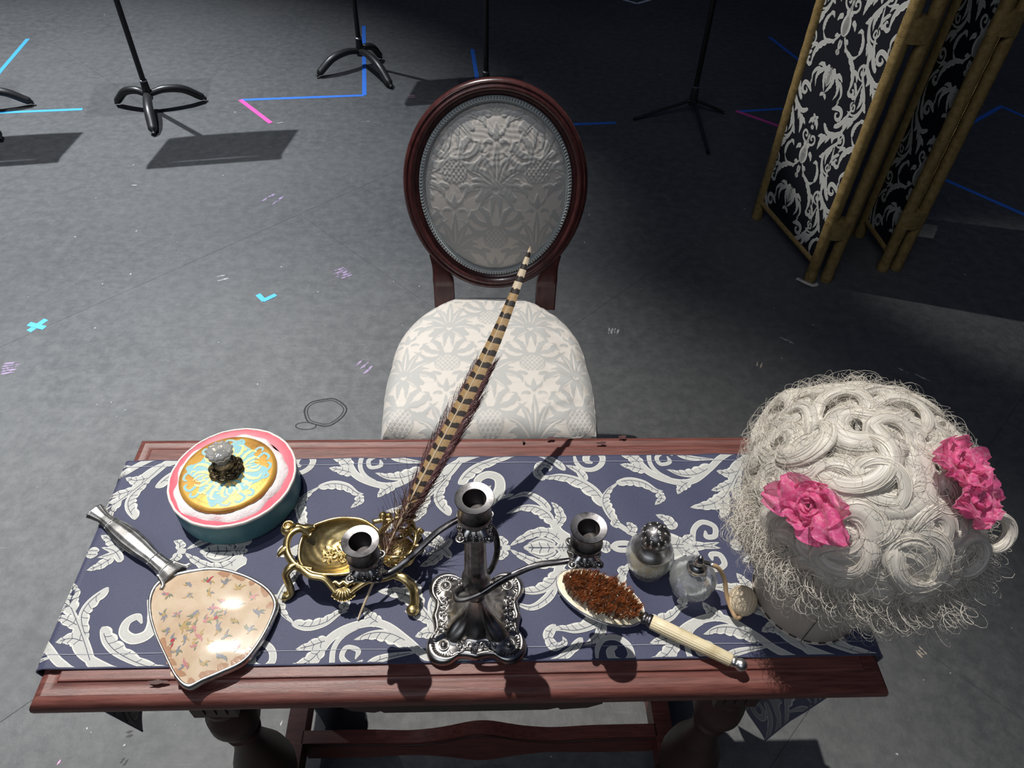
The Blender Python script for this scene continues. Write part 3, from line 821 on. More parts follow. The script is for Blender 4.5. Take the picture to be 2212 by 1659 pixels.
# ------------------------------------------------------------------ damask: one repeat rasterised as a height and colour field
DP, DQ = 0.194, 0.316
def damask_field():
    nx, ny = 388, 632
    F = np.zeros((ny, nx)); sx, sy = nx / DP, ny / DQ
    shapes = []
    def lf(sp, w, lobes=0, val=1.0, sym=True, w2=None):
        for sg in ((1, -1) if sym else (1,)):
            s, Lx, Rx = leaf2(np.array(sp) * [sg, 1], w, w2 or w, lobes, n=12)
            shapes.append((Lx, Rx, val))
    # palmette
    lf([(0, -.03), (0, .02), (0, .075)], .012, 5, sym=False)
    lf([(.004, -.02), (.018, .025), (.036, .052)], .010, 4)
    lf([(.006, -.025), (.035, .008), (.066, .018), (.072, .004)], .011, 5)
    lf([(.006, -.03), (.034, -.022), (.066, -.034), (.074, -.052)], .010, 5)
    lf([(.004, -.035), (.024, -.05), (.044, -.082)], .010, 4)
    lf([(.002, -.038), (.008, -.06), (.010, -.098)], .008, 3)
    lf([(0, .080), (0, .098), (0, .118)], .007, 0, sym=False)
    lf([(.006, .09), (.016, .098), (.020, .11)], .004)
    lf([(.008, .075), (.02, .078), (.03, .072)], .005, 2)
    lf([(.03, .056), (.044, .066), (.05, .056), (.042, .05)], .006, 2)
    # veins cut out of the palmette
    for sp, w in ((((0, -.01), (0, .03), (0, .055)), .0018), (((.006, -.012), (.016, .02), (.028, .042)), .0012), (((.012, -.016), (.036, .004), (.058, .012)), .0015),
                  (((.014, -.028), (.036, -.026), (.06, -.034)), .0015), (((.008, -.042), (.024, -.056), (.036, -.072)), .0013)):
        lf(sp, w, 0, 0.0)
    # scroll frame between columns
    lf([(.006, -.118), (.034, -.112), (.052, -.10), (.056, -.084), (.046, -.080)], .008, 6)
    lf([(.010, -.122), (.03, -.135), (.05, -.132), (.064, -.118), (.082, -.104)], .007, 6)
    lf([(.060, .085), (.074, .07), (.082, .048), (.092, .036)], .008, 5)
    lf([(.050, .10), (.066, .115), (.070, .135), (.056, .15), (.040, .148)], .010, 7)
    lf([(.012, .13), (.03, .136), (.044, .128)], .006, 3)
    Y, X = np.mgrid[0:ny, 0:nx]
    def fill(poly, val, ox, oy):
        P = np.stack([(poly[:, 0] + ox) * sx, (poly[:, 1] + oy) * sy], 1)
        x0, x1 = int(P[:, 0].min()) - 1, int(P[:, 0].max()) + 2; y0, y1 = int(P[:, 1].min()) - 1, int(P[:, 1].max()) + 2
        xs = np.arange(x0, x1); ys = np.arange(y0, y1)
        gx, gy = np.meshgrid(xs, ys); ins = np.zeros(gx.shape, bool)
        n = len(P)
        for i in range(n):
            x_1, y_1 = P[i]; x_2, y_2 = P[(i + 1) % n]
            c = ((y_1 > gy) != (y_2 > gy))
            if abs(y_2 - y_1) > 1e-9: ins ^= c & (gx < (x_2 - x_1) * (gy - y_1) / (y_2 - y_1) + x_1)
        F[(gy % ny)[ins], (gx % nx)[ins]] = val
    for ox, oy in ((DP / 2, DQ / 2), (0.0, 0.0)):
        for (a, b, v) in shapes: fill(np.vstack([a, b[::-1]]), v, ox, oy)
        # pineapple with lattice above the palmette
        t = np.linspace(0, 2 * PI, 40, endpoint=False)
        fill(np.stack([.030 * np.cos(t), -.150 + .030 * np.sin(t) * (1 + .12 * np.sin(t))], 1), 1.0, ox, oy)
        for i in range(-5, 6):
            for sg in (1, -1):
                c0 = np.array([i * .0105, -.150]); d = unit(np.array([sg * .75, 1.0]))
                for q in np.linspace(-.032, .032, 20):
                    p = c0 + d * q; loc = (p - [0, -.150]) / .027
                    if loc @ loc < 1: fill(p + np.array([[-.0012, -.0012], [.0012, -.0012], [.0012, .0012], [-.0012, .0012]]), 0.0, ox, oy)
    k = np.array([1, 2, 1]) / 4
    for ax in (0, 1):
        F = k[0] * np.roll(F, 1, ax) + k[1] * F + k[2] * np.roll(F, -1, ax)
    return F
DAM = damask_field()
def damask(x, y):
    ny, nx = DAM.shape
    fx = (np.asarray(x) / DP * nx) % nx; fy = (np.asarray(y) / DQ * ny) % ny
    i0 = fx.astype(int) % nx; j0 = fy.astype(int) % ny; a = fx - np.floor(fx); b = fy - np.floor(fy)
    i1, j1 = (i0 + 1) % nx, (j0 + 1) % ny
    return DAM[j0, i0] * (1 - a) * (1 - b) + DAM[j0, i1] * a * (1 - b) + DAM[j1, i0] * (1 - a) * b + DAM[j1, i1] * a * b
D_GROUND = np.array([0.56, 0.52, 0.475]); D_FIG = np.array([0.40, 0.395, 0.38])
def damask_color(f):
    return D_GROUND[None] * (1 - f.ravel()[:, None]) + D_FIG[None] * f.ravel()[:, None]
def grid_faces(a, b):
    I, J = np.meshgrid(np.arange(a - 1), np.arange(b - 1), indexing='ij')
    k = (I * b + J).ravel()
    return np.stack([k, k + b, k + b + 1, k + 1], 1)

mat('damask', (0.5, 0.5, 0.5), 0.62, attr='Col', sheen=0.2, bump=[(900, 0.15, 0.0006)])
mat('damask_plain', (0.42, 0.43, 0.42), 0.65, bump=[(60, 0.4, 0.003), (900, 0.15, 0.0006)])
mat('braid', (0.27, 0.295, 0.30), 0.6, bump=[(800, 0.3, 0.001)])
mat('braid_light', (0.46, 0.48, 0.475), 0.55, bump=[(800, 0.3, 0.001)])
mat('chair_wood', (0.085, 0.026, 0.024), 0.30, var=(9, (0.045, 0.013, 0.013), 0.35, 0.65, 6), stretch=(8, 8, 2), coat=0.3, coat_rough=0.2, bump=[(30, 0.05, 0.001)])

CH_YAW = math.radians(3.0)
CHP = np.array([-0.043, 1.030])          # middle of the front edge of the seat
chair = thing('chair', 'oval-backed chair with pale damask upholstery and carved dark wood frame', 'chair', (CHP[0], CHP[1], 0), CH_YAW)
SEAT_Z = 0.458
def seat_half(y):
    y = np.asarray(y, float)
    return np.where(y < 0.22, np.interp(y, [-0.01, 0.0, 0.05, 0.12, 0.17, 0.22], [0.232, 0.233, 0.238, 0.240, 0.2385, 0.232]), 0.232 * np.sqrt(np.clip(1 - (np.maximum(y - 0.22, 0) / 0.245) ** 2.15, 0, 1)))
NA, NB = 330, 330
ta = np.sin(np.linspace(-1, 1, NA) * PI / 2 * 0.98) / math.sin(PI / 2 * 0.98)
tb = (np.sin(np.linspace(-1, 1, NB) * PI / 2 * 0.9) / math.sin(PI / 2 * 0.9) + 1) / 2
Ag, Bg = np.meshgrid(ta, tb, indexing='ij')
SY = Bg * 0.4645
SX = Ag * seat_half(SY)
front_bow = -0.012 * (1 - (SX / 0.235) ** 2) * (1 - Bg) ** 4
f_ = damask(SX + 0.097, SY - 0.02)
dedge = np.minimum(np.minimum(seat_half(SY) - np.abs(SX), SY + 0.001), (0.466 - SY) + 0.0005)
rr_ = 0.034
t_ = np.clip(1 - dedge / rr_, 0, 1)
SZ = SEAT_Z + 0.030 * (1 - np.exp(-dedge / 0.06)) - rr_ * (1 - np.sqrt(np.clip(1 - t_ ** 2, 0, 1)))
crumple = 0.0022 * np.sin(SX * 70 + 3 * np.sin(SY * 40)) * np.sin(SY * 90 + 2 * np.sin(SX * 30)) * np.clip((SX - 0.06) / 0.1, 0, 1)
fold = 0.006 * np.exp(-((SY - 0.03) / 0.025) ** 2) * np.sin(SX * 21 + 1.2)
SZ = SZ + 0.0009 * f_ + crumple * (dedge > 0.004) + fold
V = np.stack([SX, SY + front_bow, SZ], -1).reshape(-1, 3)
fast_obj('seat_cushion', V, grid_faces(NA, NB)[:, ::1], 'damask', chair, attr=damask_color(f_))
# upholstered border below the cushion edge
def seat_outline(n=160):
    ys = np.concatenate([np.linspace(0, 0.40, n // 2), 0.40 + 0.0645 * np.sin(np.linspace(0, PI / 2, n // 4)) ** 1.0])
    right = np.stack([seat_half(ys), ys], 1); left = right[::-1] * [-1, 1]
    fr = np.linspace(-0.233, 0.233, 30)[1:-1]
    front = np.stack([fr, -0.012 * (1 - (fr / 0.235) ** 2)], 1)
    return np.vstack([right, left, front])
ol = seat_outline(); ctr = np.array([0, 0.2])
mb = MB(); P = []
for k, (sc_, z) in enumerate([(1.0, SEAT_Z - 0.028), (1.006, SEAT_Z - 0.045), (1.004, SEAT_Z - 0.075), (0.985, SEAT_Z - 0.082), (0.9, SEAT_Z - 0.083)]):
    P.append(np.concatenate([ctr + (ol - ctr) * sc_ + 0.0, np.full((len(ol), 1), z) + (0.004 * np.sin(ol[:, :1] * 24) if k == 1 else 0)], 1))
mb.grid(np.array(P), close_v=True); obj('seat_border', mb, 'damask_plain', chair)
mb = MB(); p3 = np.concatenate([ctr + (ol - ctr) * 1.012, np.full((len(ol), 1), SEAT_Z - 0.078)], 1)
mb.tube(p3, 0.005, 6, closed=True); obj('seat_braid', mb, 'braid', chair)
mb = MB(); P = []
for sc_, z in [(0.97, SEAT_Z - 0.08), (0.985, SEAT_Z - 0.085), (0.985, SEAT_Z - 0.125), (0.95, SEAT_Z - 0.13), (0.80, SEAT_Z - 0.13)]:
    P.append(np.concatenate([ctr + (ol - ctr) * sc_, np.full((len(ol), 1), z)], 1))
mb.grid(np.array(P), close_v=True); obj('seat_rail', mb, 'chair_wood', chair)
for sx in (-1, 1):
    mb = MB(); flute = lambda th, r, z: r * (1 - 0.06 * (0.5 + 0.5 * math.cos(12 * th)) if 0.06 < z < 0.26 else 1)
    mb.lathe([(0.010, 0), (0.016, 0.008), (0.013, 0.03), (0.018, 0.06), (0.024, 0.25), (0.029, 0.27), (0.024, 0.285), (0.03, 0.30), (0.03, 0.345)], 36, (sx * 0.205, 0.03, 0), mod=flute)
    obj('front_leg', mb, 'chair_wood', chair, angle=50)
    mb = MB(); mb.tube(smooth_path([(sx * 0.15, 0.50, 0.0), (sx * 0.145, 0.45, 0.2), (sx * 0.142, 0.425, 0.36)], 6), 0.022, 12); obj('back_leg', mb, 'chair_wood', chair)
# back
REC = math.radians(16)
bk_o = np.array([0.015, 0.437, SEAT_Z + 0.002]); bk_up = np.array([0, math.sin(REC), math.cos(REC)]); bk_n = np.array([0, -math.cos(REC), math.sin(REC)])
def back(s, h, d=0.0):
    """point on the back: s sideways, h up the back, d toward the front"""
    s = np.asarray(s, float)[..., None]; h = np.asarray(h, float)[..., None]; d = np.asarray(d, float)[..., None]
    return bk_o + s * np.array([1, 0, 0]) + h * bk_up + d * bk_n
OC, OHH, OHW = 0.286, 0.247, 0.217
def oval(th, e):
    """inset e; slightly egg shaped, broader above"""
    c, s_ = np.cos(th), np.sin(th)
    w = (OHW - e) * (1 + 0.035 * s_)
    return w * c, OC + (OHH - e) * s_
th = np.linspace(0, 2 * PI, 120, endpoint=False)
mb = MB(); P = []
for e, d in [(0.004, -0.020), (0.0, -0.010), (0.0, 0.004), (0.003, 0.011), (0.008, 0.013), (0.011, 0.0105), (0.014, 0.013), (0.019, 0.0155), (0.024, 0.013), (0.027, 0.006), (0.029, 0.003), (0.0335, 0.003), (0.037, -0.002), (0.038, -0.02)]:
    x, y = oval(th, e); P.append(back(x, y, np.full_like(x, d)))
P.append(P[0]); mb.grid(np.array(P), close_v=True, flip=False); obj('back_frame', mb, 'chair_wood', chair, angle=60)
# padded panel
NP = 300
ra = np.sin(np.linspace(-1, 1, NP) * PI / 2 * 0.97) / math.sin(PI / 2 * 0.97)
Ag, Bg = np.meshgrid(ra, ra, indexing='ij')
# square to disc
DX = Ag * np.sqrt(1 - Bg ** 2 / 2); DY = Bg * np.sqrt(1 - Ag ** 2 / 2)
rad = np.clip(np.hypot(DX, DY), 0, 1)
e0 = 0.040
PX = DX * (OHW - e0) * (1 + 0.035 * DY); PY = OC + DY * (OHH - e0)
fb = damask(PX + 0.097, PY - OC + 0.12)
crum = np.clip((DY + 0.15) / 0.5, 0, 1)
relief = 0.0006 * fb + 0.0007 * crum * (fb - 0.5) + 0.0005 * crum * np.sin(PX * 330 + 6 * np.sin(PY * 60)) * np.sin(PY * 210 + 4 * np.sin(PX * 80))
PD = 0.0 + 0.030 * (1 - rad ** 2.6) + relief * (rad < 0.985)
V = back(PX, PY, PD).reshape(-1, 3)
fast_obj('back_pad', V, grid_faces(NP, NP)[:, ::-1], 'damask', chair, attr=damask_color(fb))
mb = MB(); P = []
for e, d in [(0.030, -0.012), (0.2, -0.022)]:
    x, y = oval(th, e); P.append(back(x, y, np.full_like(x, d)))
mb.grid(np.array(P), close_v=True); obj('back_cloth', mb, 'damask_plain', chair)
# braid: a flat band with a row of looped cord on it
mb = MB(); P = []
for e, d in [(0.0365, 0.002), (0.0375, 0.006), (0.042, 0.0085), (0.0465, 0.0085), (0.050, 0.010), (0.051, 0.006)]:
    x, y = oval(th, e); P.append(back(x, y, np.full_like(x, d)))
mb.grid(np.array(P), close_v=True); obj('braid_band', mb, 'braid', chair)
mb = MB()
NLP = 170
tt = np.linspace(0, 2 * PI, NLP * 10, endpoint=False)
x1, y1 = oval(tt, 0.0425)
ph = tt * NLP
x2, y2 = oval(tt + 0.010 * np.sin(ph) , 0.0425)
ee = 0.0425 + 0.0038 * np.cos(ph)
xx, yy = oval(tt + 0.016 * np.sin(ph), ee)
mb.tube(back(xx, yy, 0.0100 + 0.0016 * np.sin(ph)), 0.0011, 5, closed=True)
obj('looped_cord', mb, 'braid_light', chair)
for sx in (-1, 1):
    mb = MB(); path = smooth_path([back(sx * 0.128, -0.02, -0.004), back(sx * 0.129, 0.03, -0.004), back(sx * 0.131, 0.06, -0.004), back(sx * 0.139, 0.092, -0.004), back(sx * 0.153, 0.122, -0.006)], 6)
    pr = np.array(path); P = []
    for i, p in enumerate(pr):
        t = i / (len(pr) - 1); hw = 0.026 * (1 - 0.62 * max(0, t - 0.5) / 0.5); ht = 0.014 * (1 - 0.5 * max(0, t - 0.6))
        ring = []
        for a in np.linspace(0, 2 * PI, 28, endpoint=False):
            cx = np.sign(math.cos(a)) * abs(math.cos(a)) ** 0.35 * hw; cd = np.sign(math.sin(a)) * abs(math.sin(a)) ** 0.35 * ht
            if cd > 0.6 * ht and t < 0.45: cd -= 0.003 * (0.5 + 0.5 * math.cos(cx / hw * 3.2 * PI)) * (1 if t < 0.40 else 0.3)
            ring.append(p + np.array([cx, 0, 0]) + bk_n * cd)
        P.append(ring)
    mb.grid(np.array(P), close_v=True, flip=True)
    mb.f.append(tuple(range(28))); mb.mi.append(0)
    obj('back_post', mb, 'chair_wood', chair, angle=50)

# ------------------------------------------------------------------ candelabrum
mat('old_silver', (0.50, 0.48, 0.46), 0.30, 1.0, var=(45, (0.14, 0.13, 0.13), 0.44, 0.70, 6), bump=[(60, 0.05, 0.001)])
mat('dark_silver', (0.31, 0.30, 0.305), 0.36, 1.0, var=(50, (0.055, 0.05, 0.055), 0.38, 0.66, 6), bump=[(60, 0.05, 0.001)])
mat('bright_silver', (0.78, 0.77, 0.75), 0.34, 1.0, var=(80, (0.40, 0.39, 0.37), 0.45, 0.7), bump=[(90, 0.05, 0.001)])
mat('socket_inside', (0.05, 0.042, 0.04), 0.55, 0.5)
CB = (0.530, 0.0985)
cand = on_table('candelabrum', 'tarnished silver three-light candelabrum with scalloped square base, no candles', 'candelabrum', CB[0], CB[1], 0.0035)
def base_R(t):
    best = 0
    c, s = math.cos(t), math.sin(t)
    m = 0.0560 / max(abs(c), abs(s))
    # sides dip inward between the corner lobes
    off = (min(abs(c), abs(s)) * m)
    best = m - 0.0035 * math.cos((min(1.0, off / 0.030) - 0.6) * PI / 1.2) + 0.0015
    best = min(best, 0.062)
    for cx in (-1, 1):
        for cy in (-1, 1):
            px, py, r = cx * 0.0405, cy * 0.0405, 0.0225
            b = c * px + s * py; disc = r * r - (px * px + py * py - b * b)
            if disc > 0: best = max(best, b + math.sqrt(disc))
    return best
NT = 192
ths = np.linspace(0, 2 * PI, NT, endpoint=False)
Rs = np.array([base_R(t) for t in ths])
Rs = (np.roll(Rs, 1) + 2 * Rs + np.roll(Rs, -1)) / 4
bprof = [(0.985, 0.0), (1.0, 0.003), (0.995, 0.0065), (0.97, 0.0095), (0.93, 0.0115), (0.89, 0.0118), (0.86, 0.0102), (0.84, 0.0098), (0.80, 0.0103), (0.74, 0.0112), (0.68, 0.0122), (0.63, 0.0128), (0.61, 0.0145),
         (0.58, 0.0165), (0.53, 0.0195), (0.47, 0.0225), (0.40, 0.0270), (0.33, 0.0335), (0.27, 0.0425), (0.22, 0.0530), (0.19, 0.0620), (0.18, 0.070)]
def base_h(rho): return np.interp(rho, [p[0] for p in bprof[::-1]], [p[1] for p in bprof[::-1]])
P = []
for rho, z in bprof:
    gad = 0.0030 * (0.5 - 0.5 * np.cos(8 * ths + PI * 0)) ** 0.6 * max(0, math.sin(PI * (0.60 - rho) / 0.40)) if 0.2 < rho < 0.60 else 0
    rr = rho * Rs if rho > 0.45 else rho * (Rs * (rho - 0.18) / 0.27 + 0.062 * (0.45 - rho) / 0.27)
    P.append(np.stack([rr * np.cos(ths), rr * np.sin(ths), z + gad + 0 * ths], 1))
mb = MB(); mb.grid(np.array(P), close_v=True, flip=True)
mb.f.append(tuple(range(NT))[::-1]); mb.mi.append(0)
obj('base', mb, 'old_silver', cand)
mb = MB()
def bz(x, y):
    t = math.atan2(y, x) % (2 * PI); R = np.interp(t, np.append(ths, 2 * PI), np.append(Rs, Rs[0])); return float(base_h(math.hypot(x, y) / R))
def scroll(cx, cy, r, a0, turns, sgn, w=0.0014):
    pts = []
    for k in np.linspace(0, 1, 18):
        q = r * (1 - 0.8 * k); a = a0 + sgn * turns * 2 * PI * k
        x, y = cx + q * math.cos(a), cy + q * math.sin(a); pts.append((x, y, bz(x, y) + 0.0006))
    mb.tube(pts, np.linspace(w * 1.2, w * 0.8, 18), 6)
for q in range(4):
    a = PI / 4 + q * PI / 2; cx, cy = 0.0425 * math.sqrt(2) * math.cos(a), 0.0425 * math.sqrt(2) * math.sin(a)
    cx *= 0.95; cy *= 0.95
    z = bz(cx, cy); mb.ball((cx, cy, z + 0.0014), 0.0050, 12, 8, sz=0.9)
    mb.tube([(cx + 0.0066 * math.cos(t), cy + 0.0066 * math.sin(t), z + 0.0006) for t in np.linspace(0, 2 * PI, 24, endpoint=False)], 0.0009, 6, closed=True)
    for k in range(-6, 7):
        b = a + k * 0.27
        p0 = (cx + 0.0095 * math.cos(b), cy + 0.0095 * math.sin(b)); p1 = (cx + 0.0148 * math.cos(b), cy + 0.0148 * math.sin(b))
        mb.tube([(p0[0], p0[1], bz(*p0) + 0.0004), ((p0[0] + p1[0]) / 2, (p0[1] + p1[1]) / 2, bz(*p0) + 0.0012), (p1[0], p1[1], bz(*p1) + 0.0004)], [0.0008, 0.0013, 0.0015], 6)
    e = q * PI / 2; ex, ey = math.cos(e), math.sin(e); tx, ty = -ey, ex
    for k in np.linspace(-1, 1, 7):
        c = np.array([ex, ey]) * 0.0415 + np.array([tx, ty]) * k * 0.022
        scroll(c[0], c[1], 0.0042, e + k * 3, 1.1, 1 if k > 0 else -1)
        mb.ball((c[0] + ex * 0.004, c[1] + ey * 0.004, bz(*c) + 0.0010), 0.0019, 8, 6)
    for sg in (1, -1):
        pts = []
        for k in np.linspace(0, 1, 16):
            c = np.array([ex, ey]) * (0.047 - 0.004 * math.cos(k * PI)) + np.array([tx, ty]) * sg * k * 0.026; pts.append((c[0], c[1], bz(*c) + 0.0007))
        mb.tube(pts, 0.0009, 6)
obj('base_ornament', mb, 'old_silver', cand)
mb = MB()
flut = lambda th, r, z: r * (1 + 0.035 * math.cos(10 * th)) if 0.118 < z < 0.205 else r
mb.lathe([(0.0125, 0.064), (0.0135, 0.072), (0.0115, 0.078), (0.012, 0.084), (0.0165, 0.090), (0.0175, 0.098), (0.0165, 0.106), (0.014, 0.112), (0.0135, 0.118), (0.0122, 0.150), (0.0110, 0.19), (0.0105, 0.21), (0.013, 0.214)], 60, mod=flut)
obj('stem', mb, 'dark_silver', cand)
def cup(x, y, ztop, parent):
    mb = MB()
    mb.lathe([(0.009, ztop - 0.048), (0.0125, ztop - 0.044), (0.0145, ztop - 0.040), (0.0172, ztop - 0.036), (0.0185, ztop - 0.031), (0.0178, ztop - 0.0285), (0.0185, ztop - 0.0265), (0.0172, ztop - 0.024), (0.0162, ztop - 0.018), (0.0150, ztop - 0.011),
              (0.0158, ztop - 0.006), (0.0195, ztop - 0.0018), (0.0208, ztop - 0.0003), (0.0203, ztop + 0.0005), (0.0160, ztop - 0.0004), (0.0126, ztop - 0.0008), (0.0120, ztop - 0.0024), (0.0116, ztop - 0.020), (0.006, ztop - 0.0205), (0.0, ztop - 0.0205)], 40, (x, y, 0), mi=0, cap=False)
    s = obj('candle_socket', mb, 'dark_silver', parent, angle=38)
    mb = MB(); mb.lathe([(0.01175, ztop - 0.0028), (0.0112, ztop - 0.0195), (0.004, ztop - 0.0200), (0, ztop - 0.0200)], 30, (x, y, 0), cap=False)
    obj('socket_lining', mb, 'socket_inside', s)
    mb = MB(); z0 = ztop - 0.050
    def Rq(t): 
        c, s_ = math.cos(t), math.sin(t); return min(0.0185 / max(abs(c), abs(s_)), 0.0245) * (1 + 0.03 * math.cos(12 * t))
    tt = np.linspace(0, 2 * PI, 72, endpoint=False); Rr = np.array([Rq(t) for t in tt]); Pq = []
    for sc_, z in [(0.45, z0 + 0.006), (0.6, z0 + 0.004), (0.9, z0 - 0.002), (1.0, z0 - 0.0045), (0.98, z0 - 0.006), (0.8, z0 - 0.0035), (0.45, z0 + 0.001)]:
        Pq.append(np.stack([x + sc_ * Rr * np.cos(tt), y + sc_ * Rr * np.sin(tt), z + 0 * tt], 1))
    mb.grid(np.array(Pq), close_v=True, flip=True)
    r2 = np.random.default_rng(int(1000 * (x + 1)))
    for k in range(34):
        t = 2 * PI * k / 34 + r2.uniform(-.05, .05); f = r2.uniform(0.72, 0.97); R = Rq(t) * f
        mb.ball((x + R * math.cos(t), y + R * math.sin(t), z0 - 0.002 + 0.006 * (0.95 - f) * 2), r2.uniform(0.0017, 0.0027), 8, 6)
    for k in range(4):
        a = PI / 4 + k * PI / 2
        mb.ball((x + 0.0222 * math.cos(a), y + 0.0222 * math.sin(a), z0 - 0.0025), 0.0040, 10, 8)
        mb.tube([(x + 0.0222 * math.cos(a) + 0.0045 * math.cos(t), y + 0.0222 * math.sin(a) + 0.0045 * math.sin(t), z0 - 0.002) for t in np.linspace(0, 2 * PI, 14, endpoint=False)], 0.0009, 6, closed=True)
    obj('drip_pan', mb, 'old_silver', parent)
LC, RC = (-0.1242, -0.0080), (0.1262, 0.0062)
cup(0, 0, 0.2625, cand); cup(*LC, 0.1965, cand); cup(*RC, 0.1965, cand)
for sg, tip in ((1, LC), (-1, RC)):
    pts = [(0.010, 0.004, 0.098), (0.020, 0.008, 0.112), (0.025, 0.020, 0.136), (0.018, 0.036, 0.156), (-0.008, 0.044, 0.164), (-0.040, 0.032, 0.156), (-0.072, 0.012, 0.136), (-0.098, -0.003, 0.123), (-0.116, -0.008, 0.124)]
    if sg < 0:
        pts = [(-0.010, -0.004, 0.086), (-0.019, -0.010, 0.092), (-0.0245, -0.020, 0.098), (-0.019, -0.0285, 0.102), (0.004, -0.026, 0.110), (0.036, -0.013, 0.124), (0.068, -0.002, 0.130), (0.098, 0.004, 0.128), (0.116, 0.006, 0.130)]
    pts = pts + [(tip[0], tip[1], 0.136), (tip[0], tip[1], 0.150)]
    path = smooth_path(pts, 9); mb = MB()
    mb.tube(path, 0.0036, 12, mod=lambda th, t: 1 + 0.16 * np.cos(3 * th), twist=0.06)
    obj('arm', mb, 'dark_silver', cand)

# ------------------------------------------------------------------ round lidded box
mat('box_teal', (0.085, 0.235, 0.265), 0.45, var=(22, (0.06, 0.17, 0.20), 0.4, 0.7), bump=[(120, 0.08, 0.001)])
mat('box_rim_white', (0.75, 0.70, 0.66), 0.5)
mat('box_pink', (0.66, 0.15, 0.19), 0.5, var=(30, (0.62, 0.10, 0.15), 0.4, 0.7))
mat('cotton', (0.72, 0.66, 0.665), 0.9, var=(45, (0.76, 0.36, 0.41), 0.54, 0.70, 6), bump=[(90, 0.7, 0.003), (300, 0.5, 0.001)])
mat('gilt', (0.58, 0.32, 0.065), 0.42, 0.35, var=(24, (0.30, 0.13, 0.03), 0.46, 0.72, 6), bump=[(160, 0.15, 0.0008)])
mat('gilt_bright', (0.86, 0.66, 0.26), 0.4, 0.3, var=(60, (0.65, 0.42, 0.12), 0.45, 0.65))
mat('lid_teal', (0.22, 0.47, 0.52), 0.45, var=(26, (0.33, 0.47, 0.47), 0.45, 0.65))
mat('antique_brass', (0.40, 0.31, 0.19), 0.34, 1.0, var=(110, (0.07, 0.05, 0.035), 0.42, 0.66), bump=[(90, 0.1, 0.001)])
mat('clear_glass', (0.94, 0.95, 0.94), 0.04, transmission=0.80, ior=1.5)
BX = (0.1845, 0.298)
box = on_table('trinket_box', 'round teal box with pink rim, gilt painted lid and glass knob', 'box', BX[0], BX[1], 0.0035)
mb = MB(); R0 = 0.0875
mb.lathe([(R0 - 0.004, 0.0), (R0 - 0.001, 0.002), (R0, 0.006), (R0, 0.042), (R0 - 0.0006, 0.0445), (R0 - 0.0026, 0.0445), (R0 - 0.0028, 0.030), (0.0, 0.030)], 96); obj('body', mb, 'box_teal', box, angle=60)
mb = MB(); mb.lathe([(R0 + 0.0004, 0.0425), (R0 + 0.0004, 0.0455), (R0 - 0.001, 0.0468), (R0 - 0.0026, 0.0465), (R0 - 0.0030, 0.044)], 96, mod=lambda t, r, z: r + 0.0004 * math.sin(23 * t) * math.sin(7 * t), cap=False); obj('rim', mb, 'box_rim_white', box)
mb = MB(); mb.lathe([(R0 - 0.0022, 0.0462), (R0 - 0.0036, 0.0450), (R0 - 0.016, 0.0435)], 96, cap=False); obj('pink_lining', mb, 'box_pink', box)
n = 110; th = np.linspace(0, 2 * PI, n, endpoint=False); rr = np.linspace(0.054, 0.0785, 14); P = np.zeros((14, n, 3))
for i, r in enumerate(rr):
    t = (r - 0.054) / 0.0245
    wob = 0.003 * np.sin(5 * th + 1) + 0.0015 * np.sin(13 * th)
    r2 = r + wob * t
    z = 0.0435 + 0.0062 * np.sin(PI * min(1, t * 0.92 + 0.15)) ** 0.7 + 0.0012 * np.sin(17 * th + i) * np.sin(i * 1.3 + 7 * th) - 0.003 * (t > 0.97)
    P[i] = np.stack([r2 * np.cos(th) - 0.0028 * t, r2 * np.sin(th) - 0.0030 * t, z], 1)
mb = MB(); mb.grid(P, close_v=True); obj('cotton_ring', mb, 'cotton', box)
lid = MB(); RL = 0.0665; lx, ly = -0.004, -0.002
lid.lathe([(RL - 0.001, 0.0475), (RL, 0.049), (RL, 0.052), (RL - 0.0015, 0.0545), (RL - 0.006, 0.0558), (0.0, 0.0568)], 96, (lx, ly, 0))
lid = obj('lid', lid, 'gilt', box, angle=60)
def lid_z(x, y):
    r = np.hypot(x, y); return np.interp(r, [0, RL - 0.006, RL], [0.0568, 0.0558, 0.052])
def flat_shapes(shapes, zf, lift, name, m, parent, ox=0, oy=0):
    mb = MB()
    for k, (s, Lx, Rx) in enumerate(shapes):
        n = len(Lx); A = np.stack([Lx[:, 0] + ox, Lx[:, 1] + oy, zf(Lx[:, 0], Lx[:, 1]) + lift + 0.00001 * (k % 9)], 1); B = np.stack([Rx[:, 0] + ox, Rx[:, 1] + oy, zf(Rx[:, 0], Rx[:, 1]) + lift + 0.00001 * (k % 9)], 1)
        mb.add(np.vstack([A, B]), [(i, n + i, n + i + 1, i + 1) for i in range(n - 1)])
    return obj(name, mb, m, parent, smooth=False)
teal, gold = [], []
th = np.linspace(0, 2 * PI, 160)
inner = np.stack([0.016 * np.cos(th), 0.016 * np.sin(th)], 1)
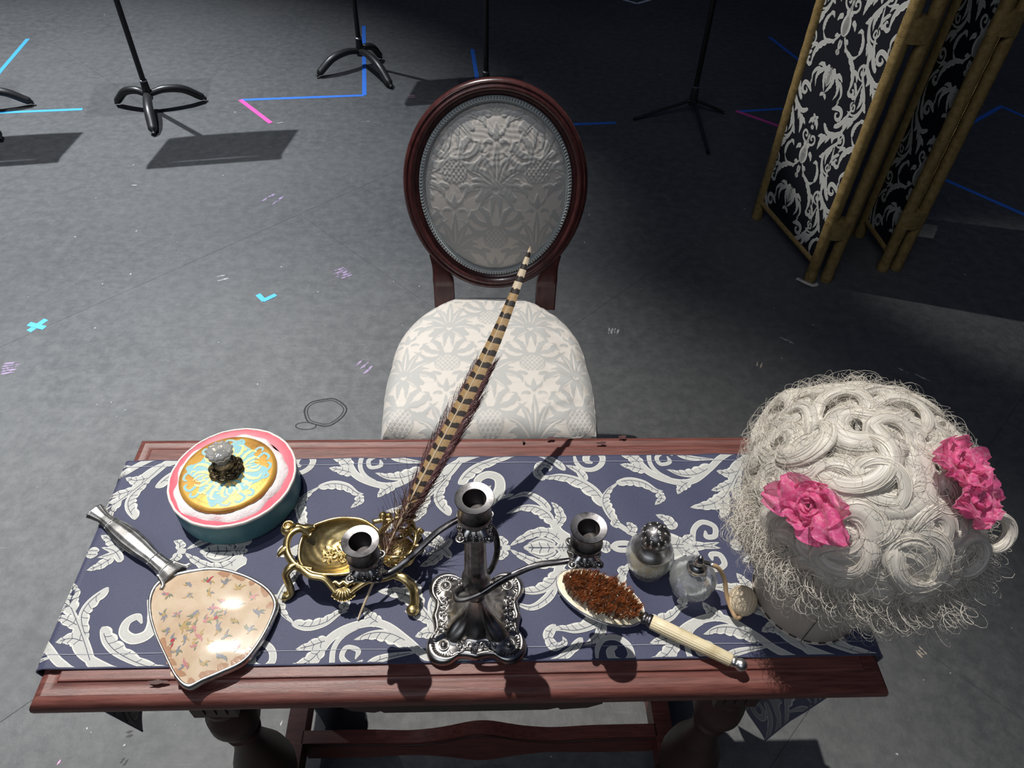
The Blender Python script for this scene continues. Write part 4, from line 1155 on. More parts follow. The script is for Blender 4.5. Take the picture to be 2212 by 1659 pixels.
# wavy teal field with lobes reaching toward the edge
Ro = 0.0465 * (1 + 0.16 * np.cos(4 * th + 0.6) + 0.07 * np.cos(8 * th) + 0.03 * np.sin(13 * th)); outer = np.stack([Ro * np.cos(th), Ro * np.sin(th)], 1)
teal.append((inner, inner * 0.05, outer))
for q in range(4):
    a0 = q * PI / 2 + 0.35; Rm = np.array([[math.cos(a0), -math.sin(a0)], [math.sin(a0), math.cos(a0)]])
    T = lambda pts: (np.array(pts) @ Rm.T)
    for sg in (1, -1):
        teal.append(stroke2(T([(0.040, sg * 0.008), (0.052, sg * 0.016), (0.058, sg * 0.008), (0.054, sg * 0.002)]), 0.0022, 0.0015))
        teal.append(stroke2(T([(0.036, sg * 0.018), (0.045, sg * 0.028), (0.052, sg * 0.026), (0.050, sg * 0.019)]), 0.0022, 0.0014))
        gold.append(leaf2(T([(0.020, sg * 0.002), (0.030, sg * 0.010), (0.040, sg * 0.012), (0.046, sg * 0.006)]), 0.003, 0.0022, 4))
        gold.append(leaf2(T([(0.022, sg * 0.014), (0.028, sg * 0.022), (0.038, sg * 0.026), (0.044, sg * 0.020)]), 0.0022, 0.003, 5))
        gold.append(stroke2(T([(0.030, sg * 0.004), (0.038, sg * 0.005), (0.044, sg * 0.001)]), 0.0012, 0.0008))
        gold.append(leaf2(T([(0.018, sg * 0.008), (0.020, sg * 0.016), (0.016, sg * 0.022)]), 0.0018, 0.0018, 3))
    gold.append(leaf2(T([(0.017, 0), (0.026, 0), (0.034, 0)]), 0.002, 0.002, 3))
for k in range(26):
    a = random.uniform(0, 6.28); r = random.uniform(0.02, 0.045); p = np.array([r * math.cos(a), r * math.sin(a)]); b = random.uniform(0, 6.28); l = random.uniform(0.002, 0.005)
    gold.append(leaf2([p, p + [l * math.cos(b), l * math.sin(b)], p + [l * 1.6 * math.cos(b + .7), l * 1.6 * math.sin(b + .7)]], 0.0011, 0.0011))
flat_shapes(teal, lid_z, 0.0003, 'teal_painting', 'lid_teal', lid, lx, ly)
flat_shapes(gold, lid_z, 0.0006, 'gold_painting', 'gilt_bright', lid, lx, ly)
mb = MB()
for k in range(150):
    a = 2 * PI * k / 150 + random.uniform(-.01, .01); r0, r1 = RL - 0.0035, RL - random.uniform(0.010, 0.014)
    d = 0.25
    mb.tube([(lx + r0 * math.cos(a), ly + r0 * math.sin(a), lid_z(r0, 0) + 0.0001), (lx + r1 * math.cos(a + d * .3), ly + r1 * math.sin(a + d * .3), lid_z(r1, 0) + 0.0001)], 0.00035, 4)
o = obj('hatching', mb, 'gilt_bright', lid); o['kind'] = 'stuff'
kx, ky, kz = lx - 0.002, ly + 0.003, 0.0566
KS = 1.28
lob = lambda t, r, z: r * (1 + 0.13 * abs(math.cos(4 * t)) ** 0.8 - 0.05) if r > 0.011 * KS else r
mb = MB()
mb.lathe([(r * KS, z * 1.1) for r, z in [(0.0150, 0), (0.0172, 0.0012), (0.0178, 0.0035), (0.0150, 0.0052), (0.0128, 0.0055), (0.0120, 0.0085), (0.0132, 0.0095), (0.0130, 0.0112), (0.0108, 0.0122), (0.0106, 0.015), (0.0115, 0.0160), (0.0108, 0.0172), (0.006, 0.0172)]], 64, (kx, ky, kz), mod=lob)
for k in range(16):
    a = 2 * PI * k / 16; mb.ball((kx + 0.0148 * KS * math.cos(a), ky + 0.0148 * KS * math.sin(a), kz + 0.0050), 0.0026, 8, 6)
for k in range(24):
    a = 2 * PI * k / 24; mb.ball((kx + 0.0126 * KS * math.cos(a), ky + 0.0126 * KS * math.sin(a), kz + 0.0115), 0.0013, 6, 5)
kb = obj('knob_mount', mb, 'antique_brass', box)
mb = MB(); pet = lambda t, r, z: r * (1 - 0.13 * abs(math.sin(6 * t)) ** 1.3) if r > 0.009 else r
mb.lathe([(r * 1.22, z * 1.1) for r, z in [(0.0, 0.0172), (0.0085, 0.0172), (0.0088, 0.0195), (0.0070, 0.023), (0.0075, 0.026), (0.0125, 0.030), (0.0155, 0.0345), (0.0158, 0.0375), (0.0135, 0.0395), (0.0085, 0.0402), (0.0045, 0.0410), (0.0, 0.0412)]], 72, (kx, ky, kz), mod=pet)
obj('glass_knob', mb, 'clear_glass', box)

# ------------------------------------------------------------------ hand mirror
mat('ivory_panel', (0.47, 0.335, 0.225), 0.6, var=(30, (0.56, 0.45, 0.33), 0.35, 0.65), coat=1.0, coat_rough=0.15, bump=[(16, 0.8, 0.010, 0.6)], spec=0.2)
mat('panel_stain', (0.36, 0.205, 0.125), 0.35, coat=1.0, coat_rough=0.15, bump=[(16, 0.8, 0.010, 0.6)], spec=0.2)
for nm, c in (('thread_blue', (0.21, 0.21, 0.24)), ('thread_green', (0.19, 0.20, 0.14)), ('thread_pink', (0.45, 0.19, 0.20)), ('thread_gold', (0.40, 0.28, 0.12)), ('thread_red', (0.36, 0.055, 0.075))):
    mat(nm, c, 0.4, coat=1.0, coat_rough=0.15, bump=[(16, 0.8, 0.010, 0.6)], spec=0.2)
head = np.array([tl(*p, 0.016)[:2] for p in [(372, 1238), (455, 1224), (520, 1236), (575, 1264), (600, 1298), (592, 1335), (566, 1385), (530, 1430), (480, 1455), (440, 1472), (405, 1487), (378, 1466), (352, 1415), (332, 1370), (320, 1325), (321, 1285), (338, 1256)]])
MO = head.mean(0)
mirror = on_table('hand_mirror', 'silver hand mirror lying face down, ivory back embroidered with flowers', 'hand mirror', MO[0], MO[1], 0.0046)
ring = smooth_path(head - MO, 8, closed=True)
mb = MB(); P = []
for sc_, z in [(0.93, 0.0), (0.985, 0.002), (1.0, 0.006), (0.995, 0.0105), (0.980, 0.0130), (0.955, 0.0136), (0.935, 0.0125), (0.928, 0.0112)]:
    P.append(np.concatenate([ring * sc_, np.full((len(ring), 1), z)], 1))
mb.grid(np.array(P), close_v=True); mb.f.append(tuple(range(len(ring)))); mb.mi.append(0)
obj('frame', mb, 'bright_silver', mirror)
def panel_z(r): return 0.0112 + 0.0055 * (1 - np.clip(r, 0, 1) ** 2.2)
P = []
for sc_ in np.linspace(0.932, 0.01, 22): P.append(np.concatenate([ring * sc_, np.full((len(ring), 1), panel_z(sc_ / 0.945))], 1))
mb = MB(); mb.grid(np.array(P), close_v=True)
pan = obj('back_panel', mb, 'ivory_panel', mirror)
angs = np.arctan2(ring[:, 1], ring[:, 0]); od = np.argsort(angs); ra_, rr_a = angs[od], np.hypot(ring[:, 0], ring[:, 1])[od]
def ring_R(x, y): return np.interp(np.arctan2(y, x), ra_, rr_a, period=2 * PI)
def mz(x, y): return panel_z(np.hypot(x, y) / ring_R(x, y) / 0.945)
fl = {k: [] for k in ('thread_blue', 'thread_green', 'thread_pink', 'thread_gold', 'thread_red')}
rf = np.random.default_rng(5)
def sprig(cx, cy, s, main):
    for k in range(rf.integers(5, 8)):
        a = rf.uniform(0, 6.28); l = s * rf.uniform(0.5, 1.0); p = np.array([cx, cy]); d = np.array([math.cos(a), math.sin(a)])
        m = rf.choice(['thread_green', 'thread_blue', 'thread_gold', main])
        fl[m].append(leaf2([p + d * s * 0.25, p + d * l * 0.7 + np.array([-d[1], d[0]]) * s * 0.15, p + d * l * 1.3], s * 0.17, s * 0.17, 0, n=4))
    for k in range(4):
        a = k * PI / 2 + rf.uniform(0, 1); d = np.array([math.cos(a), math.sin(a)]) * s * 0.35
        fl[main].append(leaf2([np.array([cx, cy]), np.array([cx, cy]) + d * 0.6, np.array([cx, cy]) + d], s * 0.22, s * 0.22, 0, n=4))
for k in range(16):
    a = k * 2 * PI / 16 + 0.2; R = ring_R(math.cos(a), math.sin(a)) * 0.72
    sprig(R * math.cos(a), R * math.sin(a), 0.0082, ['thread_blue', 'thread_pink', 'thread_gold', 'thread_blue', 'thread_red'][k % 5])
for (x, y, m) in [(0, 0, 'thread_pink'), (0.012, 0.004, 'thread_red'), (-0.012, -0.008, 'thread_pink'), (0.005, 0.018, 'thread_pink'), (-0.016, 0.010, 'thread_blue'), (0.018, -0.010, 'thread_blue'), (-0.002, -0.020, 'thread_pink'), (0.020, 0.016, 'thread_gold'), (-0.024, -0.006, 'thread_gold')]:
    sprig(x, y, 0.0085, m)
for k in range(11):
    a = k * 2 * PI / 11; R = ring_R(math.cos(a), math.sin(a)) * rf.uniform(0.40, 0.52)
    sprig(R * math.cos(a), R * math.sin(a), 0.0072, ['thread_gold', 'thread_blue', 'thread_pink'][k % 3])
for m, sh_ in fl.items(): flat_shapes(sh_, mz, 0.0003, 'embroidery', m, pan)['kind'] = 'stuff'
stains = []
for a in np.concatenate([np.linspace(-2.6, -0.5, 9), np.linspace(0.3, 1.5, 5)]):
    R = ring_R(math.cos(a), math.sin(a)) * 0.90; t = np.array([-math.sin(a), math.cos(a)]); c = np.array([math.cos(a), math.sin(a)]) * R
    l = random.uniform(0.004, 0.011); stains.append(leaf2([c - t * l, c, c + t * l], 0.0055 * random.uniform(0.6, 1.3), 0.005, 3, n=5))
for st_ in stains: flat_shapes([st_], mz, 0.0002, 'brown_stain', 'panel_stain', pan)
h0 = tl(378, 1245, 0.014)[:2] - MO; h1 = tl(203, 1101, 0.016)[:2] - MO
hd = h1 - h0; s = np.linspace(0, 1, 60)
wid = np.interp(s, [0, 0.05, 0.14, 0.24, 0.30, 0.40, 0.55, 0.68, 0.80, 0.88, 0.95, 1.0], [0.0185, 0.0155, 0.0110, 0.0100, 0.0105, 0.0130, 0.0142, 0.0125, 0.0088, 0.0080, 0.0105, 0.0130])
hz = 0.0085 + 0.003 * np.sin(PI * s)
path = np.stack([h0[0] + hd[0] * s, h0[1] + hd[1] * s, hz], 1)
mb = MB(); mb.tube(path, wid, 32, sx=1.0, sy=0.50, mod=lambda th, t: 1 + 0.075 * np.cos(10 * th) * (1 if t > 0.12 else 0.5))
obj('handle', mb, 'bright_silver', mirror)
pn_ = unit(np.array([-hd[1], hd[0]]))
for st in (0.10, 0.245, 0.78):
    w = np.interp(st, s, wid); c = h0 + hd * st; mb = MB()
    mb.tube([(c[0] + pn_[0] * w * 1.0 * q, c[1] + pn_[1] * w * 1.0 * q, np.interp(st, s, hz) + 0.5 * w * math.sqrt(max(0, 1 - q * q)) + 0.0002) for q in np.linspace(-0.98, 0.98, 15)], 0.0012, 6)
    obj('handle_band', mb, 'bright_silver', mirror)
for sg in (-1, 1):
    pts = [h0 + pn_ * sg * 0.017, h0 + pn_ * sg * 0.023 - unit(hd) * 0.004]; mb = MB()
    mb.tube(smooth_path([(h0[0] + hd[0] * 0.10 + pn_[0] * sg * 0.012, h0[1] + hd[1] * 0.10 + pn_[1] * sg * 0.012, 0.011), (pts[0][0], pts[0][1], 0.0125), (pts[1][0], pts[1][1], 0.013)], 5), 0.003, 8)
    obj('collar_tip', mb, 'bright_silver', mirror)

# ------------------------------------------------------------------ gilt inkstand
mat('gilt_metal', (0.62, 0.49, 0.24), 0.34, 1.0, var=(70, (0.40, 0.29, 0.12), 0.42, 0.68), bump=[(110, 0.18, 0.0015)])
IX, IY = 0.365, 0.165
ink = on_table('inkstand', 'ornate gilt metal inkstand with oval tray and scrolled feet', 'inkstand', IX, IY, 0.0035)
TRZ = 0.040
def G(x, y, z): return (x - IX, y - IY, z)
nth, nr = 64, 18; th = np.linspace(0, 2 * PI, nth, endpoint=False); P = np.zeros((nr, nth, 3)); cx, cy = 0.351 - IX, 0.181 - IY
for i in range(nr):
    q = 1 - i / (nr - 1)
    rx = 0.056 * q * (1 + 0.05 * np.cos(3 * th)); ry = 0.041 * q * (1 + 0.06 * np.sin(2 * th + 0.5))
    z = TRZ - 0.014 * (1 - q ** 2.2) + 0.010 * np.clip(np.sin(th - 0.1), 0, 1) * q ** 4 + 0.0007 * np.sin(9 * th + 14 * q) * np.sin(18 * q)
    P[i] = np.stack([cx + rx * np.cos(th), cy + ry * np.sin(th), z], 1)
mb = MB(); mb.grid(P, close_v=True); P2 = P.copy(); P2[..., 2] -= 0.0018; mb.grid(P2, close_v=True, flip=True)
mb.tube(P[0], 0.0022, 8, closed=True); obj('tray', mb, 'gilt_metal', ink)
mb = MB()   # relief in the tray
for k in range(26):
    a = random.uniform(0, 6.28); r = random.uniform(0, 0.018); mb.ball((cx - 0.012 + r * math.cos(a) * 1.3, cy + 0.002 + r * math.sin(a), TRZ - 0.0125 + 0.018 * r), random.uniform(0.0012, 0.0028), 8, 6)
for k in range(5):
    c = (cx - 0.02 + 0.012 * k, cy - 0.012 + 0.006 * (k % 2)); mb.tube([(c[0] + 0.006 * (1 - t) * math.cos(7 * t + k), c[1] + 0.006 * (1 - t) * math.sin(7 * t + k), TRZ - 0.011) for t in np.linspace(0, 0.9, 12)], 0.0010, 6)
obj('tray_relief', mb, 'gilt_metal', ink)
def gilt_scroll(name, pts, r, fl=0.8, n=7, taper=(1, 1)):
    mb = MB(); p = smooth_path([G(*q) for q in pts], n); k = len(p)
    mb.tube(p, np.linspace(r * taper[0], r * taper[1], k), 10, sy=fl, mod=lambda th, t: 1 + 0.12 * np.cos(3 * th)); return obj(name, mb, 'gilt_metal', ink)
# left handle loop with volutes
gilt_scroll('handle', [(0.310, 0.197, 0.046), (0.296, 0.201, 0.054), (0.284, 0.192, 0.052), (0.283, 0.175, 0.046), (0.292, 0.160, 0.042), (0.303, 0.152, 0.040), (0.318, 0.150, 0.037)], 0.0048)
mb = MB(); mb.ball(G(0.281, 0.204, 0.050), 0.0105, 16, 10, sz=0.8); mb.tube([(0.281 - IX + 0.008 * (1 - t * .8) * math.cos(9 * t), 0.204 - IY + 0.008 * (1 - t * .8) * math.sin(9 * t), 0.0585 - 0.001 * t) for t in np.linspace(0, 1, 20)], 0.0013, 6)
mb.tube(smooth_path([G(0.290, 0.206, 0.05), G(0.303, 0.204, 0.050), G(0.314, 0.208, 0.048)], 5), [0.007, 0.0066, 0.0063, 0.006, 0.0056, 0.0052, 0.005, 0.0048, 0.0044, 0.004, 0.0035], 8); obj('volute', mb, 'gilt_metal', ink)
mb = MB(); mb.tube(smooth_path([G(0.284, 0.178, 0.046), G(0.276, 0.172, 0.045), G(0.272, 0.166, 0.043)], 4), [0.005, 0.0052, 0.005, 0.0045, 0.004, 0.0035, 0.003, 0.002, 0.001][:9], 8); obj('acanthus_tip', mb, 'gilt_metal', ink)
# feet
gilt_scroll('foot', [(0.300, 0.158, 0.040), (0.290, 0.152, 0.040), (0.284, 0.146, 0.032), (0.2865, 0.140, 0.020), (0.288, 0.136, 0.009), (0.2835, 0.131, 0.0045), (0.278, 0.1315, 0.006)], 0.0062, taper=(0.9, 1.0))
gilt_scroll('foot', [(0.425, 0.142, 0.036), (0.438, 0.136, 0.037), (0.448, 0.128, 0.028), (0.450, 0.120, 0.016), (0.449, 0.112, 0.007), (0.447, 0.106, 0.006)], 0.0062, taper=(0.9, 1.15))
mb = MB(); mb.ball(G(0.448, 0.108, 0.0075), 0.0085, 14, 10, sz=0.75); obj('foot_pad', mb, 'gilt_metal', ink)
gilt_scroll('foot', [(0.310, 0.205, 0.040), (0.300, 0.216, 0.036), (0.296, 0.222, 0.022), (0.294, 0.226, 0.0065)], 0.006)
gilt_scroll('foot', [(0.430, 0.200, 0.040), (0.442, 0.212, 0.036), (0.446, 0.218, 0.022), (0.447, 0.224, 0.0065)], 0.006)
# front frame: arched rails meeting at a central shell
gilt_scroll('frame_rail', [(0.302, 0.153, 0.040), (0.318, 0.140, 0.041), (0.336, 0.136, 0.040), (0.346, 0.128, 0.034), (0.352, 0.122, 0.030)], 0.0042)
gilt_scroll('frame_rail', [(0.430, 0.143, 0.038), (0.410, 0.134, 0.040), (0.392, 0.132, 0.039), (0.378, 0.126, 0.034), (0.370, 0.121, 0.030)], 0.0042)
mb = MB()
for k in range(7):
    a = -PI / 2 + (k - 3) * 0.32; c = np.array(G(0.361, 0.128, 0.031))
    mb.tube(smooth_path([c, c + [0.010 * math.cos(a), 0.010 * math.sin(a), 0.001], c + [0.016 * math.cos(a), 0.016 * math.sin(a), -0.005]], 4), np.linspace(0.0018, 0.0032, 9), 7)
mb.tube([(0.361 - IX + 0.015 * t, 0.131 - IY + 0.002 * math.cos(9 * t), 0.036) for t in np.linspace(-1, 1, 16)], 0.003, 8); obj('shell', mb, 'gilt_metal', ink)
# pierced well holder on the right
mb = MB(); wc = np.array([0.427 - IX, 0.180 - IY])
for z, r in ((0.038, 0.024), (0.062, 0.026)):
    mb.tube([(wc[0] + r * math.cos(t) * 0.95, wc[1] + r * math.sin(t) * 1.15, z + 0.003 * math.cos(4 * t)) for t in np.linspace(0, 2 * PI, 40, endpoint=False)], 0.0028, 8, closed=True)
obj('holder_ring', mb, 'gilt_metal', ink)
for k in range(9):
    a = 2 * PI * k / 9 + 0.2; e = np.array([math.cos(a) * 0.95, math.sin(a) * 1.15]); t2 = np.array([-math.sin(a), math.cos(a)])
    mb = MB(); pts = [(*(wc + e * 0.024), 0.038), (*(wc + e * 0.027 + t2 * 0.006), 0.046), (*(wc + e * 0.028 - t2 * 0.001), 0.052), (*(wc + e * 0.027 - t2 * 0.005), 0.057), (*(wc + e * 0.029 + t2 * 0.001), 0.066), (*(wc + e * 0.033 + t2 * 0.004), 0.067)]
    mb.tube(smooth_path(pts, 5), 0.0024, 7); mb.ball((*(wc + e * 0.030), 0.055), 0.0038, 8, 6); mb.ball((*(wc + e * 0.034), 0.066), 0.0034, 8, 6)
    obj('scroll', mb, 'gilt_metal', ink)
mb = MB(); mb.lathe([(0.0, 0.026), (0.019, 0.026), (0.0205, 0.030), (0.0205, 0.034), (0.0, 0.034)], 30, (wc[0], wc[1], 0)); obj('holder_floor', mb, 'gilt_metal', ink)
mb = MB(); mb.ball(G(0.404, 0.222, 0.052), 0.0062, 12, 8); mb.ball(G(0.412, 0.223, 0.051), 0.0045, 10, 8); mb.tube(smooth_path([G(0.39, 0.216, 0.047), G(0.404, 0.218, 0.048), G(0.42, 0.216, 0.050)], 5), 0.0035, 8); obj('finial', mb, 'gilt_metal', ink)
mat('old_glass', (0.80, 0.85, 0.86), 0.06, transmission=0.85, ior=1.45)
well = on_table('ink_bottle', 'small clear glass ink bottle sitting in the gilt inkstand', 'ink bottle', 0.400, 0.186, 0.0035 + 0.0295)
mb = MB(); mb.lathe([(0.0, 0.0), (0.010, 0.0), (0.0115, 0.003), (0.0115, 0.016), (0.009, 0.020), (0.007, 0.022), (0.009, 0.026), (0.0075, 0.026), (0.006, 0.022), (0.0095, 0.016), (0.0095, 0.004), (0, 0.003)], 28, mod=lambda t, r, z: r * (1 + 0.03 * math.cos(14 * t))); obj('glass_body', mb, 'old_glass', well)

# ------------------------------------------------------------------ quill
mat('feather_tan', (0.34, 0.225, 0.105), 0.6, var=(160, (0.25, 0.15, 0.06), 0.4, 0.7))
mat('feather_pale', (0.52, 0.42, 0.30), 0.6)
mat('feather_bar', (0.018, 0.012, 0.010), 0.65)
mat('feather_maroon', (0.085, 0.03, 0.032), 0.6)
mat('quill_shaft', (0.50, 0.40, 0.28), 0.35)
mat('quill_brown', (0.10, 0.05, 0.035), 0.4)
QA = on_z(773, 1338, TOP + 0.0055); QB = CAM_O + ray(1146, 530) * 1.025
quill = thing('quill', 'long barred pheasant feather quill leaning on the inkstand', 'quill', QA, 0)
qd = QB - QA; qL = np.linalg.norm(qd); qd = qd / qL
qs = unit(np.cross(qd, np.array([0, 0, 1.0]))); qw = unit(np.cross(qs, qd))
qs_face = unit(qs * 0.92 + qw * 0.10); qn = np.cross(qs_face, qd)
if qn[2] < 0: qn = -qn
def qp(t, s=0.0, n=0.0):
    bow = 0.010 * math.sin(PI * t) - 0.006 * math.sin(2 * PI * t)
    return qd * (qL * t) + qs_face * (s + bow) + qn * (n + 0.012 * math.sin(PI * t))
mb = MB(); ts = np.linspace(0, 0.995, 60); mb.tube([qp(t) for t in ts], np.interp(ts, [0, 0.04, 0.25, 0.6, 1], [0.0012, 0.0019, 0.0019, 0.0011, 0.0003]), 8); obj('shaft', mb, 'quill_shaft', quill)
T_0 = 0.255
def vane_w(t):
    return np.interp(t, [T_0, 0.31, 0.42, 0.55, 0.7, 0.82, 0.93, 0.985, 1.0], [0.006, 0.0095, 0.0125, 0.0135, 0.0115, 0.0085, 0.0058, 0.0030, 0.0003])
mb = MB()
nb = 15
edges = np.linspace(T_0, 0.998, 420)
for sg in (-1, 1):
    P = []
    for i, t in enumerate(edges):
        w = vane_w(t) * (1.0 if sg > 0 else 0.85); row = []
        for j, f in enumerate(np.linspace(0, 1, 6)):
            tt2 = t + f * w * 0.22 / qL
            row.append(qp(min(tt2, 0.999 + 0.001 * f), sg * w * f, 0.0006 - 0.0035 * f * f))
        P.append(row)
    k0 = mb.n; P = np.array(P); a, b = P.shape[:2]; mb.v.append(P.reshape(-1, 3)); mb.n += a * b
    for i in range(a - 1):
        t = edges[i]
        ph = ((t - T_0) / (1 - T_0)) ** 0.92 * 23.0 % 1.0
        pale = t > 0.86
        for j in range(5):
            isbar = ph < (0.47 - 0.04 * abs(j - 2.2)) and j >= 0 and t < 0.985
            mi = 1 if isbar else (2 if pale else 0)
            if t > 0.93 and not isbar: mi = 2
            mb.f.append((k0 + i * b + j, k0 + (i + 1) * b + j, k0 + (i + 1) * b + j + 1, k0 + i * b + j + 1)); mb.mi.append(mi)
obj('vane', mb, ['feather_tan', 'feather_bar', 'feather_pale'], quill)
mb = MB(); rq = np.random.default_rng(3)
for k in range(650):
    sg = rq.choice([-1, 1], p=[0.22, 0.78]); t = rq.uniform(0.25, 0.66) if k < 760 else rq.uniform(0.66, 0.85)
    w = vane_w(max(t, T_0)) * (1 if sg > 0 else 0.85); l = rq.uniform(0.003, 0.010) * (1.4 if t < 0.55 else 0.7)
    p0 = qp(t, sg * w * 0.8, -0.002); p1 = qp(t + (w * 0.7 + l * 0.8) / qL, sg * (w + l * 0.5), -0.004 + rq.uniform(-.002, .002)); p2 = qp(t + (w * 1.2 + l * 1.8) / qL, sg * (w + l * 0.8), -0.004 + rq.uniform(-.004, .003))
    mb.tube([p0, p1, p2], [0.0004, 0.00028, 0.00012], 3)
o = obj('barbs', mb, 'feather_maroon', quill); o['kind'] = 'stuff'
mb = MB()
for k in range(190):
    t = rq.uniform(0.13, 0.30); a = rq.uniform(0, 2 * PI); l = rq.uniform(0.012, 0.045); e = qs_face * math.cos(a) + qn * math.sin(a) * 0.6; fwd = rq.uniform(0.5, 1.3)
    p0 = qp(t); p1 = p0 + e * l * 0.4 + qd * l * 0.5 * fwd; p2 = p0 + e * l * 0.9 + qd * l * fwd + np.array([0, 0, rq.uniform(-.004, .006)])
    mb.tube([p0, p1, p2], [0.0006, 0.0004, 0.00015], 3)
o = obj('downy_barbs', mb, 'quill_brown', quill); o['kind'] = 'stuff'

# ------------------------------------------------------------------ hairbrush
mat('ivory', (0.74, 0.64, 0.43), 0.38, var=(35, (0.50, 0.40, 0.22), 0.55, 0.75), bump=[(160, 0.08, 0.001)])
mat('brush_pad', (0.72, 0.66, 0.50), 0.55, var=(60, (0.5, 0.4, 0.25), 0.5, 0.7))
mat('bristle', (0.40, 0.14, 0.05), 0.45, attr='Col')
hb0 = tl(1388, 1338, 0.010)[:2]; hb1 = tl(1610, 1447, 0.008)[:2]
ang = math.atan2(*(hb1 - hb0)[::-1])
brush = on_table('hairbrush', 'oval hairbrush with chestnut bristles, silver rim and ribbed ivory handle', 'hairbrush', hb0[0], hb0[1], 0.0035, ang)
HA, HB_, HCX = 0.0620, 0.0325, -0.0600
def brush_R(th): return HA * np.cos(th), HB_ * np.sin(th)
th = np.linspace(0, 2 * PI, 80, endpoint=False); P = []
for sc_, z in [(0.3, 0.0005), (0.8, 0.001), (0.96, 0.0045), (1.0, 0.009), (1.0, 0.0115), (0.985, 0.0135), (0.965, 0.0138), (0.955, 0.0125)]:
    P.append(np.stack([HCX + HA * sc_ * np.cos(th), HB_ * sc_ * np.sin(th), np.full(80, z)], 1))
mb = MB(); mb.grid(np.array(P), close_v=True, flip=True); mb.f.append(tuple(range(80))[::-1]); mb.mi.append(0); obj('silver_back', mb, 'bright_silver', brush)
P = []
for sc_ in np.linspace(0.965, 0.01, 10): P.append(np.stack([HCX + HA * sc_ * np.cos(th), HB_ * sc_ * np.sin(th), np.full(80, 0.0128 + 0.0042 * (1 - sc_ ** 2))], 1))
mb = MB(); mb.grid(np.array(P), close_v=True, flip=False); obj('pad', mb, 'brush_pad', brush)
rb = np.random.default_rng(9); VV, FF, CC = [], [], []; nv = 0
tufts = []
for ix in np.arange(-0.052, 0.053, 0.0046):
    for iy in np.arange(-0.026, 0.0265, 0.0042):
        if (ix / 0.0535) ** 2 + (iy / 0.0265) ** 2 < 1: tufts.append((ix + rb.uniform(-.0008, .0008), iy + rb.uniform(-.0008, .0008)))
for (ix, iy) in tufts:
    lean = np.array([0.0038 + rb.normal(0, 0.0018), -0.0012 + rb.normal(0, 0.002)]); tone = rb.uniform(0.6, 1.25)
    for k in range(16):
        b0 = np.array([HCX + ix + rb.normal(0, 0.0006), iy + rb.normal(0, 0.0006), 0.0145]); ln = rb.uniform(0.0145, 0.0185)
        tip = b0 + np.array([lean[0] + rb.normal(0, 0.0016), lean[1] + rb.normal(0, 0.0016), ln]); mid = (b0 + tip) / 2 + np.array([-0.0006, 0, 0.001])
        for p, r in ((b0, 0.00036), (mid, 0.00034), (tip, 0.00022)):
            for a in (0, 2.09, 4.19): VV.append(p + np.array([r * math.cos(a), r * math.sin(a), 0]))
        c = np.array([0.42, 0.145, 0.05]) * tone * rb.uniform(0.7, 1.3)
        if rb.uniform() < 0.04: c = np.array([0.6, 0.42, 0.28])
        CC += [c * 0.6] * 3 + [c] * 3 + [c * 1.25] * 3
        for s_ in (0, 3):
            for a in range(3): FF.append((nv + s_ + a, nv + s_ + (a + 1) % 3, nv + s_ + 3 + (a + 1) % 3, nv + s_ + 3 + a))
        nv += 9
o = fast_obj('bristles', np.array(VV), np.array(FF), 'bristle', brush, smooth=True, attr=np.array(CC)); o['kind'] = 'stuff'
HLn = np.linalg.norm(hb1 - hb0)
def along(prof, nseg=40, mod=None):
    m_ = MB(); m_.lathe(prof, nseg, mod=mod); 
    m_.v = [np.stack([q[:, 2], q[:, 1], q[:, 0] + 0.0105], 1) for q in m_.v]; m_.f = [f[::-1] for f in m_.f]; return m_
obj('collar', along([(0.0, -0.006), (0.0052, -0.005), (0.0065, -0.002), (0.0085, 0.000), (0.0088, 0.003), (0.0070, 0.0045), (0.0082, 0.006), (0.0092, 0.008), (0.0092, 0.011), (0.008, 0.0115)]), 'dark_silver', brush)
obj('handle', along([(0.0075, 0.011), (0.0090, 0.012), (0.0092, 0.03), (0.0086, 0.07), (0.0078, HLn - 0.020), (0.0068, HLn - 0.0185)], 72, mod=lambda t, r, z: r * (1 + 0.035 * math.cos(18 * t))), 'ivory', brush)
obj('finial', along([(0.006, HLn - 0.0195), (0.0072, HLn - 0.017), (0.0068, HLn - 0.0145), (0.0058, HLn - 0.013), (0.0070, HLn - 0.011), (0.0080, HLn - 0.008), (0.0078, HLn - 0.005), (0.0055, HLn - 0.0015), (0.0025, HLn + 0.0005), (0.0, HLn + 0.001)]), 'bright_silver', brush)

# ------------------------------------------------------------------ cut glass bottle with silver cap
mat('cut_glass', (0.95, 0.96, 0.94), 0.03, transmission=0.9, ior=1.48)
mat('yellow_powder', (0.62, 0.50, 0.27), 0.7, var=(120, (0.80, 0.76, 0.66), 0.42, 0.6), bump=[(200, 0.5, 0.002)])
pb = on_table('perfume_bottle', 'round cut glass scent bottle with embossed silver dome cap', 'perfume bottle', 0.762, 0.1715, 0.0035)
body = [(0.0, 0.0), (0.0225, 0.0), (0.0240, 0.0015), (0.0262, 0.006), (0.0305, 0.018), (0.0325, 0.028), (0.0315, 0.038), (0.0265, 0.047), (0.0200, 0.052), (0.013, 0.056)]
prof = smooth_path([(r, z, 0) for r, z in body], 4)[:, :2]
def diam(t, r, z):
    if 0.003 < z < 0.046: return r - 0.0011 * abs(math.sin(10 * t + z * 300)) * 0.5 - 0.0011 * abs(math.sin(10 * t - z * 300)) * 0.5
    return r
mb = MB(); mb.lathe([tuple(p) for p in prof], 120, mod=diam, cap=False)
inner = [(max(0, r - 0.003), z if z > 0.004 else 0.004) for r, z in body[::-1]]
